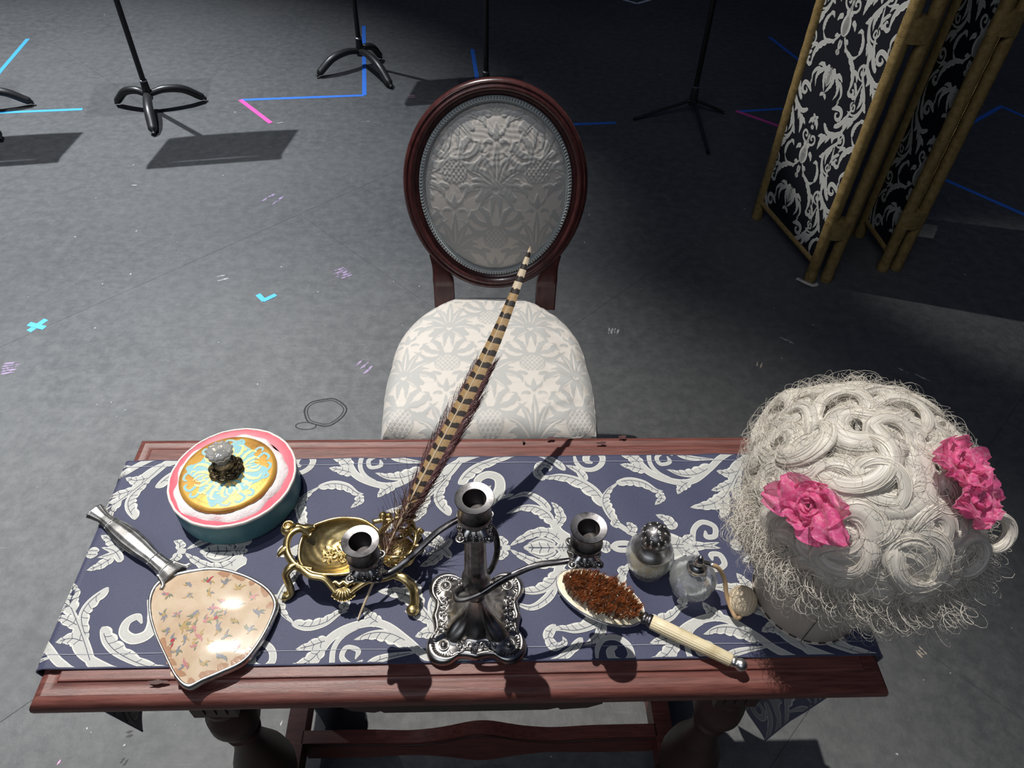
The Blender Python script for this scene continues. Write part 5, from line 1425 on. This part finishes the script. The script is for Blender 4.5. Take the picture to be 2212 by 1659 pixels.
mb.lathe([(0.010, 0.0555)] + [(p[0], p[1] - 0.0005) for p in inner[1:-1]] + [(0, 0.004)], 60, cap=False)
obj('glass_body', mb, 'cut_glass', pb, smooth=True, angle=25)
mb = MB(); mb.lathe([(0.0, 0.0045), (0.0205, 0.0045), (0.0255, 0.014), (0.0265, 0.0165), (0.024, 0.0175), (0.0, 0.0185)], 40, mod=lambda t, r, z: r * (1 + 0.02 * math.sin(5 * t))); obj('contents', mb, 'yellow_powder', pb)
mb = MB(); mb.lathe([(0.0275, 0.0462), (0.0272, 0.0475), (0.0215, 0.0530), (0.0165, 0.0580), (0.0145, 0.0620), (0.0140, 0.0650), (0.0160, 0.0665), (0.0155, 0.068), (0.01, 0.068)], 56, cap=False); obj('silver_shoulder', mb, 'bright_silver', pb)
mb = MB(); CZ = 0.0670
mb.lathe([(0.012, CZ), (0.0190, CZ + 0.0005), (0.0202, CZ + 0.002), (0.0200, CZ + 0.0065), (0.0188, CZ + 0.012), (0.0155, CZ + 0.0175), (0.010, CZ + 0.0215), (0.004, CZ + 0.0235), (0.0, CZ + 0.024)], 56)
capo = obj('cap', mb, 'dark_silver', pb)
mb = MB()
def dome(a, q):   # q 0 top .. 1 edge
    r = 0.0196 * math.sin(q * PI / 2 * 0.97); z = CZ + 0.0055 + 0.0186 * math.cos(q * PI / 2); return np.array([r * math.cos(a), r * math.sin(a), z])
rc = np.random.default_rng(21)
for ringq, cnt in ((0.18, 3), (0.45, 7), (0.72, 11), (0.93, 15)):
    for k in range(cnt):
        a = 2 * PI * k / cnt + ringq * 5; pts = []
        sg = 1 if k % 2 else -1
        for t in np.linspace(0, 1, 14):
            q2 = ringq + 0.11 * (1 - 0.8 * t) * math.cos(8.5 * t * sg); a2 = a + 0.11 / max(0.2, math.sin(ringq * PI / 2)) * (1 - 0.8 * t) * math.sin(8.5 * t * sg); pts.append(dome(a2, min(1.0, q2)))
        mb.tube(pts, np.linspace(0.0007, 0.0010, 14), 6)
        mb.ball(dome(a, ringq), 0.0012, 6, 5)
obj('embossing', mb, 'bright_silver', capo)

# ------------------------------------------------------------------ atomizer
mat('frosted_glass', (0.93, 0.95, 0.96), 0.14, transmission=0.90, ior=1.42, bump=[(140, 0.3, 0.002)])
mat('chrome', (0.74, 0.75, 0.77), 0.24, 1.0)
mat('rubber_tan', (0.52, 0.36, 0.21), 0.5, var=(60, (0.42, 0.27, 0.14), 0.4, 0.65))
mat('net_cream', (0.70, 0.58, 0.42), 0.75, bump=[(500, 0.4, 0.001)])
AX, AY = 0.812, 0.1345
atm = on_table('perfume_atomizer', 'frosted fluted glass atomizer with chrome top and netted cream squeeze bulb', 'perfume atomizer', AX, AY, 0.0035)
bd = [(0.0, 0.0), (0.0165, 0.0), (0.0185, 0.002), (0.0230, 0.010), (0.0285, 0.021), (0.0308, 0.031), (0.0285, 0.041), (0.0215, 0.048), (0.0140, 0.0515), (0.0115, 0.0545), (0.0115, 0.058)]
prof = smooth_path([(r, z, 0) for r, z in bd], 4)[:, :2]
def flu(t, r, z):
    if r < 0.013: return r
    return r * (0.93 + 0.085 * abs(math.cos(2.5 * t + 0.4)) ** 0.5 + 0.012 * math.cos(25 * t) * (abs(math.cos(2.5 * t + 0.4)) > 0.75))
mb = MB(); mb.lathe([tuple(p) for p in prof], 140, mod=flu, cap=False); mb.lathe([(0.009, 0.058), (0.009, 0.052), (0.013, 0.046), (0.019, 0.038), (0.021, 0.030), (0.018, 0.018), (0.013, 0.008), (0, 0.007)], 40, cap=False)
obj('glass_body', mb, 'frosted_glass', atm)
mb = MB(); mb.lathe([(0.0120, 0.0540), (0.0130, 0.0545), (0.0132, 0.0590), (0.0118, 0.0605), (0.0126, 0.0620), (0.0120, 0.0640), (0.0080, 0.0665), (0.0062, 0.0690), (0.0060, 0.0720), (0.0068, 0.0735), (0.0062, 0.0760), (0.0040, 0.0815), (0.0018, 0.0850), (0.0, 0.0855)], 40); obj('chrome_top', mb, 'chrome', atm)
mb = MB(); nz = np.array([0.92, -0.16, 0.0]); mb.tube([nz * 0.004 + [0, 0, 0.0715], nz * 0.013 + [0, 0, 0.0705], nz * 0.0175 + [0, 0, 0.069]], [0.0034, 0.0036, 0.0032], 12); obj('nozzle', mb, 'chrome', atm)
bl = np.array([0.8745 - AX, 0.1085 - AY, 0.0185])
end = bl + np.array([-0.004, -0.0155, -0.004])
mb = MB(); path = smooth_path([nz * 0.0165 + [0, 0, 0.0692], nz * 0.028 + [0, 0, 0.063], nz * 0.040 + [0, -0.004, 0.044], nz * 0.046 + [0, -0.018, 0.022], end + np.array([-0.007, -0.004, -0.004]), end + [0.002, 0, 0]], 8)
mb.tube(path, 0.0029, 10); obj('tube', mb, 'rubber_tan', atm)
mb = MB(); Pb = []
n1, n2 = 34, 88
ax_ = unit(bl - end); e1 = unit(np.cross(ax_, [0, 0, 1.0])); e2 = np.cross(e1, ax_)
for i in range(n1):
    q = PI * (i + 0.5) / n1; r = 0.0178 * math.sin(q) ** 0.85; hgt = -0.0192 * math.cos(q); t = np.linspace(0, 2 * PI, n2, endpoint=False)
    rm = r * (1 + 0.035 * np.cos(22 * t) * (1 if i > 16 else 0.5 + 0.5 * (i % 2)) + (0.025 * (i % 2) if i < 18 else 0))
    Pb.append(bl + np.outer(np.cos(t) * rm, e1) + np.outer(np.sin(t) * rm, e2) + ax_ * hgt)
mb.grid(np.array(Pb), close_v=True); mb.f.append(tuple(range(n2))[::-1]); mb.mi.append(0); mb.f.append(tuple((n1 - 1) * n2 + j for j in range(n2))); mb.mi.append(0); obj('squeeze_bulb', mb, 'net_cream', atm, smooth=True)
mb = MB(); mb.ball(end + [0.001, -0.001, 0.001], 0.0036, 10, 8); obj('bulb_ferrule', mb, 'ivory', atm)

# ------------------------------------------------------------------ wig block and wig
mat('canvas', (0.56, 0.50, 0.44), 0.75, var=(18, (0.48, 0.42, 0.36), 0.4, 0.7), bump=[(500, 0.25, 0.001)])
mat('seam_dark', (0.05, 0.04, 0.035), 0.8)
mat('wig_hair', (0.80, 0.76, 0.69), 0.38, spec=0.45, sheen=0.15, attr='Col')
mat('wig_under', (0.62, 0.58, 0.52), 0.6, bump=[(120, 0.6, 0.003)])
mat('organza', (0.90, 0.13, 0.38), 0.45, alpha=0.74, sheen=0.6, var=(260, (0.98, 0.45, 0.62), 0.48, 0.70), bump=[(55, 0.5, 0.004)])
def add_translucency(name, amount):
    nt = MATS[name].node_tree; b = nt.nodes['Principled BSDF']; out = nt.nodes['Material Output']
    tr = nt.nodes.new('ShaderNodeBsdfTranslucent'); mx = nt.nodes.new('ShaderNodeMixShader'); mx.inputs[0].default_value = amount
    src = b.inputs['Base Color'].links
    if src: nt.links.new(src[0].from_socket, tr.inputs['Color'])
    else: tr.inputs['Color'].default_value = b.inputs['Base Color'].default_value
    nt.links.new(b.outputs[0], mx.inputs[1]); nt.links.new(tr.outputs[0], mx.inputs[2]); nt.links.new(mx.outputs[0], out.inputs['Surface'])
add_translucency('wig_hair', 0.30)
add_translucency('organza', 0.35)
WX, WY = 0.988, 0.138
block = on_table('wig_block', 'cream canvas head block with stitched seam under the white wig', 'wig block', 0.963, 0.121, 0.0035)
mb = MB(); n = 56; th = np.linspace(0, 2 * PI, n, endpoint=False); P = []
for z, rx, ry, oy in [(0.0, 0.054, 0.056, 0), (0.002, 0.060, 0.062, 0), (0.012, 0.066, 0.068, 0), (0.035, 0.070, 0.072, 0), (0.065, 0.076, 0.079, 0.0), (0.10, 0.083, 0.088, 0), (0.15, 0.092, 0.099, 0), (0.20, 0.092, 0.10, 0), (0.25, 0.078, 0.086, 0), (0.285, 0.045, 0.05, 0), (0.295, 0.0, 0.0, 0)]:
    sh_ = min(1.0, max(0, z - 0.01) / 0.15)
    P.append(np.stack([0.014 * sh_ + rx * np.cos(th), 0.030 * sh_ + ry * np.sin(th), np.full(n, z)], 1))
mb.grid(np.array(P), close_v=True, flip=True); mb.f.append(tuple(range(n))[::-1]); mb.mi.append(0); obj('head', mb, 'canvas', block)
mb = MB(); mb.tube(np.stack([0.0655 * np.cos(th), 0.0675 * np.sin(th), np.full(n, 0.009)], 1), 0.0022, 6, closed=True); obj('base_piping', mb, 'canvas', block)
mb = MB()
for k in range(46):
    if k % 2: continue
    a = [2 * PI * (k + q) / 46 for q in (0, 0.5, 1.0)]
    mb.tube([(0.0672 * math.cos(x), 0.0692 * math.sin(x), 0.013) for x in a], 0.0009, 5)
zz = np.linspace(0.01, 0.16, 16)
mb.tube([(0.014 * (z - .01) / .15 + (0.0668 + 0.00021 * 1000 * (z - 0.01) * 0.9) * math.cos(-1.95), 0.030 * (z - .01) / .15 + (0.0695 + 0.00024 * 1000 * (z - 0.01)) * math.sin(-1.95), z) for z in zz], 0.0005, 5)
obj('stitching', mb, 'seam_dark', block)

wig = on_table('wig', 'curly white powdered wig trimmed with pink organza rosettes', 'wig', WX, WY, 0.0)
WC = np.array([-0.012, 0.014, 0.200]); WS = np.array([0.112, 0.122, 0.104])
R_TW = np.stack([TU, TV, np.array([0, 0, 1.0])])           # world -> table axes
WORG = table_world(WX, WY, 0.0)
def wig_hit(px, py, grow=0.0):
    """point on the wig's form under a picture point, in the wig's own axes"""
    o = R_TW @ (CAM_O - WORG) - WC; d = R_TW @ ray(px, py); s = WS + grow
    o2, d2 = o / s, d / s
    a, b, c = d2 @ d2, o2 @ d2, o2 @ o2 - 1
    disc = b * b - a * c
    if disc < 0: t = -b / a; p = o + d * t; p = p / np.linalg.norm(p / s); return p + WC
    t = (-b - math.sqrt(disc)) / a
    return o + d * t + WC
def wig_normal(p): return unit((p - WC) / WS ** 2)
# cap of under-hair
mb = MB(); P = []
for i in range(26):
    q = PI * 0.70 * i / 25; P.append(np.stack([WS[0] * 0.9 * math.sin(q) * np.cos(th), WC[1] + WS[1] * 0.9 * math.sin(q) * np.sin(th), np.full(n, WC[2] + WS[2] * 0.92 * math.cos(q))], 1))
mb.grid(np.array(P), close_v=True); obj('hair_cap', mb, 'wig_under', wig)

rw = np.random.default_rng(17)
def strands_mesh(paths, rads, cols):
    """many strands at once: paths (S,N,3), rads (S,N), cols (S,3)"""
    S_, N, _ = paths.shape
    tan = np.gradient(paths, axis=1); tan /= np.linalg.norm(tan, axis=2, keepdims=True) + 1e-12
    ref = np.array([0.31, 0.52, 0.79]); a = np.cross(tan, ref); a /= np.linalg.norm(a, axis=2, keepdims=True) + 1e-12; b = np.cross(tan, a)
    V = np.stack([paths + rads[..., None] * (math.cos(q) * a + math.sin(q) * b) for q in (0, 2.0944, 4.18879)], 2)
    base = (np.arange(S_)[:, None, None] * N + np.arange(N - 1)[None, :, None]) * 3
    j = np.arange(3)[None, None, :]; j2 = (j + 1) % 3
    F = np.stack([base + j, base + j2, base + 3 + j2, base + 3 + j], -1).reshape(-1, 4)
    C = np.repeat(cols, N * 3, 0)
    return V.reshape(-1, 3), F, C
HAIR = np.array([0.92, 0.87, 0.785])
def hair_cols(k): return HAIR[None] * rw.uniform(0.80, 1.10, (k, 1)) * np.array([1, 1, 1.0])[None]
def frame(nrm):
    up_ = np.array([0, 0, 1.0]); a = np.cross(up_, nrm)
    if np.linalg.norm(a) < 0.05: a = np.array([1.0, 0, 0])
    a = unit(a); return a, np.cross(nrm, a)
def lock(center_path, width, thick, nrms, count=26, twist=0.6, seed=0):
    """a lock of hair: a finely ridged body plus loose strands along a path; nrms: outward directions along the path"""
    r = np.random.default_rng(seed); N = len(center_path)
    tan = np.gradient(center_path, axis=0); tan /= np.linalg.norm(tan, axis=1)[:, None] + 1e-9
    side = np.cross(tan, nrms); side /= np.linalg.norm(side, axis=1)[:, None] + 1e-9; out = np.cross(side, tan)
    t = np.linspace(0, 1, N)
    ph = r.uniform(0, 2 * PI, count)
    A = ph[:, None] + twist * t[None] * 2 * PI * 0.3 + 0.25 * np.sin(t[None] * r.uniform(3, 9, (count, 1)) + ph[:, None] * 3)
    rad = r.uniform(0.98, 1.10, (count, 1)) + 0.05 * np.sin(t[None] * r.uniform(6, 18, (count, 1)) + ph[:, None] * 7)
    paths = center_path[None] + (np.cos(A) * width[None] * rad)[..., None] * side[None] + (np.sin(A) * thick[None] * rad)[..., None] * out[None]
    rads = np.broadcast_to((0.00034 * np.clip(5 * (1 - t), 0.25, 1))[None] * r.uniform(0.7, 1.3, (count, 1)), (count, N))
    V1, F1, C1 = strands_mesh(paths, rads, HAIR[None] * r.uniform(0.9, 1.15, (count, 1)))
    m = 52; th_ = np.linspace(0, 2 * PI, m, endpoint=False)
    tone = r.uniform(0.72, 1.06, m); ridge = 1 + 0.075 * r.uniform(-1, 1, m)
    tone2 = r.uniform(0.85, 1.1, (N, 1)); tone2 = (tone2 + np.roll(tone2, 1, 0) + np.roll(tone2, -1, 0)) / 3
    ang = th_[None] + twist * t[:, None] * 2 * PI * 0.3
    rm = ridge[None] * (1 + 0.03 * np.sin(t[:, None] * 17 + th_[None] * 5))
    core = center_path[:, None] + (np.cos(ang) * rm * width[:, None])[..., None] * side[:, None] + (np.sin(ang) * rm * thick[:, None])[..., None] * out[:, None]
    I, J = np.meshgrid(np.arange(N - 1), np.arange(m), indexing='ij')
    k = (I * m + J).ravel(); k2 = (I * m + (J + 1) % m).ravel()
    F2 = np.stack([k, k2, k2 + m, k + m], 1) + len(V1)
    C2 = (HAIR[None, None] * (tone[None] * tone2)[..., None]).reshape(-1, 3)
    return np.vstack([V1, core.reshape(-1, 3)]), np.vstack([F1, F2]), np.vstack([C1, C2])
def pin_curl(c, R, w, rot, sgn=1, turns=1.25, tail=1.6, lift=0.004, seed=0, count=26, name='curl'):
    """flat spiral curl lying on the wig with a tail sweeping into it"""
    nrm = wig_normal(c); a, b = frame(nrm); N = 34; t = np.linspace(0, 1, N)
    ang = rot + sgn * turns * 2 * PI * t
    rad = R * (1 - 0.90 * t ** 0.95)
    rad = rad * (1 + tail * np.clip(0.18 - t, 0, 1) / 0.18 * 0.45)
    pts = c[None] + (np.cos(ang) * rad)[:, None] * a + (np.sin(ang) * rad)[:, None] * b
    # lay on the form
    q = (pts - WC) / WS; q = q / np.linalg.norm(q, axis=1)[:, None]
    surf = q * WS + WC; ns = q / WS; ns /= np.linalg.norm(ns, axis=1)[:, None]
    pts = surf + ns * (lift + 0.006 * t ** 1.5 - 0.006 * np.clip(0.15 - t, 0, 1) / 0.15)[:, None]
    wd = 1.12 * w * (0.5 + 0.5 * np.sin(PI * np.clip(t * 0.9 + 0.12, 0, 1))); 
    V, F, C = lock(pts, wd, wd * 0.62, ns, count, seed=seed)
    return fast_obj(name, V, F, 'wig_hair', wig, attr=C)
def zw(x, y): return wig_hit(1500 + x * 0.37375, 780 + y * 0.37375)
curls = [(800, 210, .030, .0115, 0.5, 1), (930, 395, .037, .0135, 2.6, -1), (1110, 260, .030, .011, 1.0, -1), (530, 480, .032, .0125, 3.4, 1), (1090, 690, .046, .0165, 2.2, -1), (890, 930, .040, .0145, 2.9, 1),
         (360, 780, .023, .0095, 0.2, 1), (480, 720, .025, .010, 1.0, 1), (1290, 500, .028, .0105, 1.9, -1), (390, 430, .024, .010, 2.0, 1), (690, 590, .030, .0115, 0.8, 1), (1170, 1110, .031, .012, 4.2, 1),
         (1400, 760, .028, .011, 0.3, -1), (560, 1060, .028, .011, 5.2, 1), (800, 1170, .028, .011, 3.6, -1), (1450, 1080, .028, .011, 4.5, 1), (1600, 1200, .026, .010, 4.0, -1), (1010, 1250, .027, .011, 4.1, 1),
         (430, 1060, .025, .010, 5.4, -1), (270, 900, .022, .0095, 3.1, 1), (1330, 930, .030, .0115, 2.0, 1), (620, 320, .028, .0105, 2.4, 1), (1300, 260, .026, .010, 0.2, 1), (1380, 420, .024, .010, 5.6, 1),
         (760, 760, .030, .0115, 4.9, 1), (1230, 850, .028, .011, 0.9, -1), (700, 1010, .030, .0115, 4.2, -1), (470, 900, .028, .0105, 2.2, 1), (960, 150, .024, .0095, 1.5, 1), (650, 180, .022, .009, 4.5, -1), (1180, 420, .026, .010, 3.1, 1)]
pts_used = []
for i, (x, y, R, w, rot, sg) in enumerate(curls):
    c = zw(x, y); pts_used.append(c); pin_curl(c, R, w, rot, sg, seed=i, lift=0.003 + 0.0025 * (i % 3))
# the far side and all gaps
tries = 0
while tries < 900 and len(pts_used) < 78:
    tries += 1
    z = rw.uniform(-0.35, 1.0); a = rw.uniform(0, 2 * PI); q = np.array([math.sqrt(max(0, 1 - z * z)) * math.cos(a), math.sqrt(max(0, 1 - z * z)) * math.sin(a), z]); c = q * WS + WC
    if min(np.linalg.norm(c - p) for p in pts_used) < 0.034: continue
    pts_used.append(c); R = rw.uniform(0.022, 0.030)
    pin_curl(c, R, R * 0.44, rw.uniform(0, 6.28), rw.choice([-1, 1]), seed=100 + tries, lift=0.0, count=18)
# loose C-shaped waves between the curls
def wave(c, R, w, rot, sgn, seed, lift):
    nrm = wig_normal(c); a, b = frame(nrm); N = 30; t = np.linspace(0, 1, N)
    r = np.random.default_rng(seed); tn = r.uniform(0.45, 0.8)
    ang = rot + sgn * tn * 2 * PI * t; rad = R * (1 - 0.35 * t) * (1 + 0.12 * np.sin(5 * t + seed))
    pts = c[None] + (np.cos(ang) * rad)[:, None] * a + (np.sin(ang) * rad)[:, None] * b
    q = (pts - WC) / WS; q = q / np.linalg.norm(q, axis=1)[:, None]; surf = q * WS + WC; ns = q / WS; ns /= np.linalg.norm(ns, axis=1)[:, None]
    pts = surf + ns * (lift + 0.010 * np.sin(PI * t))[:, None]
    wd = w * np.clip(np.minimum(t * 5 + 0.3, (1 - t) * 4 + 0.2), 0, 1)
    V, F, C = lock(pts, wd, wd * 0.55, ns, 30, seed=seed); return fast_obj('wave', V, F, 'wig_hair', wig, attr=C)
for k in range(46):
    px = rw.uniform(1590, 2120); py = rw.uniform(840, 1260)
    c = wig_hit(px, py); R = rw.uniform(0.022, 0.042)
    wave(c, R, R * rw.uniform(0.22, 0.32), rw.uniform(0, 6.28), rw.choice([-1, 1]), 700 + k, rw.uniform(0.002, 0.010))
# hanging ringlets at both sides and the nape
def ringlet(p0, axis, R, length, turns, w, seed, name='ringlet', start=0.0):
    ax = unit(np.array(axis, float)); a, b = frame(ax); N = 50; t = np.linspace(0, 1, N); ang = start + turns * 2 * PI * t
    pts = p0[None] + ax * (length * t)[:, None] + (R * np.cos(ang))[:, None] * a + (R * np.sin(ang))[:, None] * b
    ns = np.cos(ang)[:, None] * a + np.sin(ang)[:, None] * b
    wd = w * np.clip(np.minimum(t * 8 + 0.4, (1 - t) * 6 + 0.35), 0, 1)
    V, F, C = lock(pts, wd, wd * 0.55, ns, 24, seed=seed); return fast_obj(name, V, F, 'wig_hair', wig, attr=C)
e = wig_hit(1563, 1175); ringlet(e + np.array([0.012, 0, 0.004]), (-0.75, -0.45, -0.35), 0.011, 0.042, 1.7, 0.0105, 301)
e = wig_hit(1575, 1120); ringlet(e + np.array([0.014, 0, 0.006]), (-0.7, -0.35, -0.5), 0.011, 0.036, 1.4, 0.0105, 302)
e = wig_hit(1600, 1210); ringlet(e + np.array([0.006, 0.004, 0]), (-0.55, -0.5, -0.6), 0.010, 0.040, 1.5, 0.0095, 303)
e = wig_hit(2120, 1150)
def big_ring(c, R, w, nrm, seed, turns=1.6):
    a, b = frame(unit(np.array(nrm, float))); N = 44; t = np.linspace(0, 1, N); ang = 0.4 + turns * 2 * PI * t; rr2 = R * (1 - 0.25 * t)
    pts = c + (np.cos(ang) * rr2)[:, None] * a + (np.sin(ang) * rr2)[:, None] * b + np.outer(t * 0.012, unit(np.array(nrm, float)))
    ns = np.cos(ang)[:, None] * a + np.sin(ang)[:, None] * b
    wd = w * (0.6 + 0.4 * np.sin(PI * t)); V, F, C = lock(pts, wd, wd * 0.6, ns, 24, seed=seed); return fast_obj('ring_curl', V, F, 'wig_hair', wig, attr=C)
big_ring(e + np.array([0.020, -0.004, 0.002]), 0.0225, 0.0085, (0.1, -0.75, 0.65), 310)
e = wig_hit(2060, 1180); big_ring(e + np.array([0.008, -0.004, -0.004]), 0.024, 0.009, (0.2, -0.8, 0.5), 311)
# full curls low round the front and the right side
for k in range(15):
    aa = math.radians(-128 + 165 * k / 14); zq = -0.10 - 0.20 * (k % 2)
    q1 = np.array([math.sqrt(1 - zq * zq) * math.cos(aa), math.sqrt(1 - zq * zq) * math.sin(aa), zq])
    pin_curl(q1 * WS + WC, 0.024, 0.0098, rw.uniform(0, 6.28), rw.choice([-1, 1]), seed=900 + k, lift=0.010 + (0.010 if aa > -0.9 else 0.0))
# frizzy fringe over the front of the block
ns_ = 2200
a = rw.uniform(-PI * 1.02, PI * 0.18, ns_); z0 = rw.uniform(-0.44, 0.05, ns_)
q = np.stack([np.sqrt(1 - z0 ** 2) * np.cos(a), np.sqrt(1 - z0 ** 2) * np.sin(a), z0], 1)
root = q * WS + WC; nr_ = q / WS; nr_ /= np.linalg.norm(nr_, axis=1)[:, None]
N = 16; t = np.linspace(0, 1, N); ln = rw.uniform(0.013, 0.031, ns_); cr = rw.uniform(0.004, 0.011, ns_); f0 = rw.uniform(0, 6.28, ns_); fr = rw.uniform(5.0, 11.0, ns_)
tang = np.stack([-np.sin(a), np.cos(a), 0 * a], 1)
down = np.array([0, 0, -1.0])
paths = root[:, None] + nr_[:, None] * (0.010 + 0.016 * np.sin(PI * t * 0.8) + 0.014 * t)[None, :, None] * rw.uniform(0.3, 1.15, (ns_, 1, 1)) * np.where(a > -1.3, 1.3, 1.0)[:, None, None] + down * (ln[:, None] * t[None])[..., None] * 0.75 \
    + tang[:, None] * (cr[:, None] * np.sin(f0[:, None] + fr[:, None] * t[None]))[..., None] + nr_[:, None] * (cr[:, None] * np.cos(f0[:, None] + fr[:, None] * t[None]))[..., None]
V, F, C = strands_mesh(paths, np.broadcast_to(0.00030 * np.clip(3 * (1 - t), 0.3, 1), (ns_, N)) * rw.uniform(0.7, 1.2, (ns_, 1)), hair_cols(ns_))
o = fast_obj('fringe', V, F, 'wig_hair', wig, attr=C); o['kind'] = 'stuff'
# soft bunches under the fringe so that it reads full
for k in range(34):
    aa = -PI * 1.0 + PI * 1.08 * k / 33; zq = rw.uniform(-0.40, -0.12); q1 = np.array([math.sqrt(1 - zq * zq) * math.cos(aa), math.sqrt(1 - zq * zq) * math.sin(aa), zq]); p = q1 * WS + WC; nn = unit(q1 / WS); tg = np.array([-math.sin(aa), math.cos(aa), 0])
    N2 = 26; t2 = np.linspace(0, 1, N2); sg = rw.choice([-1, 1]); an = t2 * rw.uniform(3.6, 5.5); rr3 = rw.uniform(0.008, 0.014)
    pts = p + np.outer((0.008 + 0.013 * np.sin(PI * t2 * 0.7)) * (1.4 if aa > -1.3 else 1.0), nn) + np.outer(-0.026 * t2 - rr3 * 0.3 * (1 - np.cos(an)), [0, 0, 1.0]) + np.outer(sg * rr3 * np.sin(an), tg)
    nsv = np.broadcast_to(nn, (N2, 3)); wd = rw.uniform(0.007, 0.0105) * np.clip(np.minimum(t2 * 6 + 0.5, (1 - t2) * 3 + 0.25), 0, 1)
    V, F, C = lock(pts, wd, wd * 0.6, nsv, 18, seed=500 + k); fast_obj('fringe_curl', V, F, 'wig_hair', wig, attr=C)
# flyaway hairs all round
ns_ = 2200
z0 = rw.uniform(-0.5, 1.0, ns_); a = rw.uniform(0, 2 * PI, ns_); q = np.stack([np.sqrt(1 - z0 ** 2) * np.cos(a), np.sqrt(1 - z0 ** 2) * np.sin(a), z0], 1)
root = q * WS + WC; nr_ = q / WS; nr_ /= np.linalg.norm(nr_, axis=1)[:, None]; rv = rw.normal(0, 1, (ns_, 3)); tang = np.cross(nr_, rv); tang /= np.linalg.norm(tang, axis=1)[:, None]; bt = np.cross(nr_, tang)
t = np.linspace(0, 1, 15); sweep = rw.uniform(1.2, 5.0, ns_); rr4 = rw.uniform(0.007, 0.019, ns_); hgt = rw.uniform(0.006, 0.022, ns_)
angm = sweep[:, None] * t[None]
paths = root[:, None] + nr_[:, None] * (0.006 + hgt[:, None] * np.sin(PI * t)[None])[..., None] + tang[:, None] * (rr4[:, None] * np.sin(angm) * 1.3)[..., None] + bt[:, None] * (rr4[:, None] * (1 - np.cos(angm)))[..., None]
V, F, C = strands_mesh(paths, np.full((ns_, 15), 0.00017), hair_cols(ns_))
o = fast_obj('flyaway_hair', V, F, 'wig_hair', wig, attr=C); o['kind'] = 'stuff'

# pink organza rosettes
def rosette(px, py, R, seed, spread=None, npet=9, grow=0.022):
    c = wig_hit(px, py, grow); nrm = wig_normal(c); a, b = frame(nrm); r = np.random.default_rng(seed)
    mb = MB()   # gathered heart of the flower
    for k in range(5):
        pts = [c + nrm * (0.004 + 0.0012 * k) + (a * math.cos(t) + b * math.sin(t)) * (R * (0.10 + 0.055 * k)) + nrm * 0.002 * math.sin(3 * t + k) for t in np.linspace(k, k + 5.2, 26)]
        mb.tube(pts, R * 0.07, 6, sx=0.45, sy=1.6)
    heart = obj('rosette', mb, 'organza', wig)
    for k in range(npet):
        an = 2 * PI * k / npet + r.uniform(-.3, .3); d = a * math.cos(an) + b * math.sin(an); s_ = -a * math.sin(an) + b * math.cos(an)
        ln = R * r.uniform(0.75, 1.1); wdt = R * r.uniform(0.42, 0.62)
        if spread: ln *= spread[k % len(spread)]
        nu, nv = 12, 13; P = np.zeros((nu, nv, 3)); tilt = r.uniform(0.15, 0.75); ph = r.uniform(0, 6.28)
        for i in range(nu):
            u_ = i / (nu - 1)
            for j in range(nv):
                v_ = 2 * j / (nv - 1) - 1
                w_ = wdt * math.sin(PI * min(1, 0.12 + 0.78 * u_)) ** 0.7
                hgt_ = tilt * ln * (0.15 + 0.75 * u_ - 0.55 * u_ * u_) + R * 0.09 * math.sin(4.2 * v_ + ph) * u_ + R * 0.30 * v_ * v_ * u_ * (1 if k % 2 else 0.4) + R * 0.08 * math.sin(9 * u_ + 5 * v_ + ph) + R * 0.10 * math.sin(7 * v_ + 2 * ph) * u_ * u_
                P[i, j] = c + d * (ln * (0.12 + 0.88 * u_) * (1 - 0.10 * v_ * v_)) + s_ * (w_ * v_) + nrm * hgt_
        mb = MB(); mb.grid(P); mb.tube(P[-1], 0.0006, 5); obj('petal', mb, 'organza', heart)
rosette(1752, 1092, 0.040, 1, spread=[1.25, 1.0, 0.75, 0.8, 1.15, 1.35, 0.85, 0.7, 1.0])
rosette(2068, 1000, 0.032, 2, npet=8, grow=0.03)
rosette(2104, 1080, 0.032, 3, npet=8, grow=0.03)
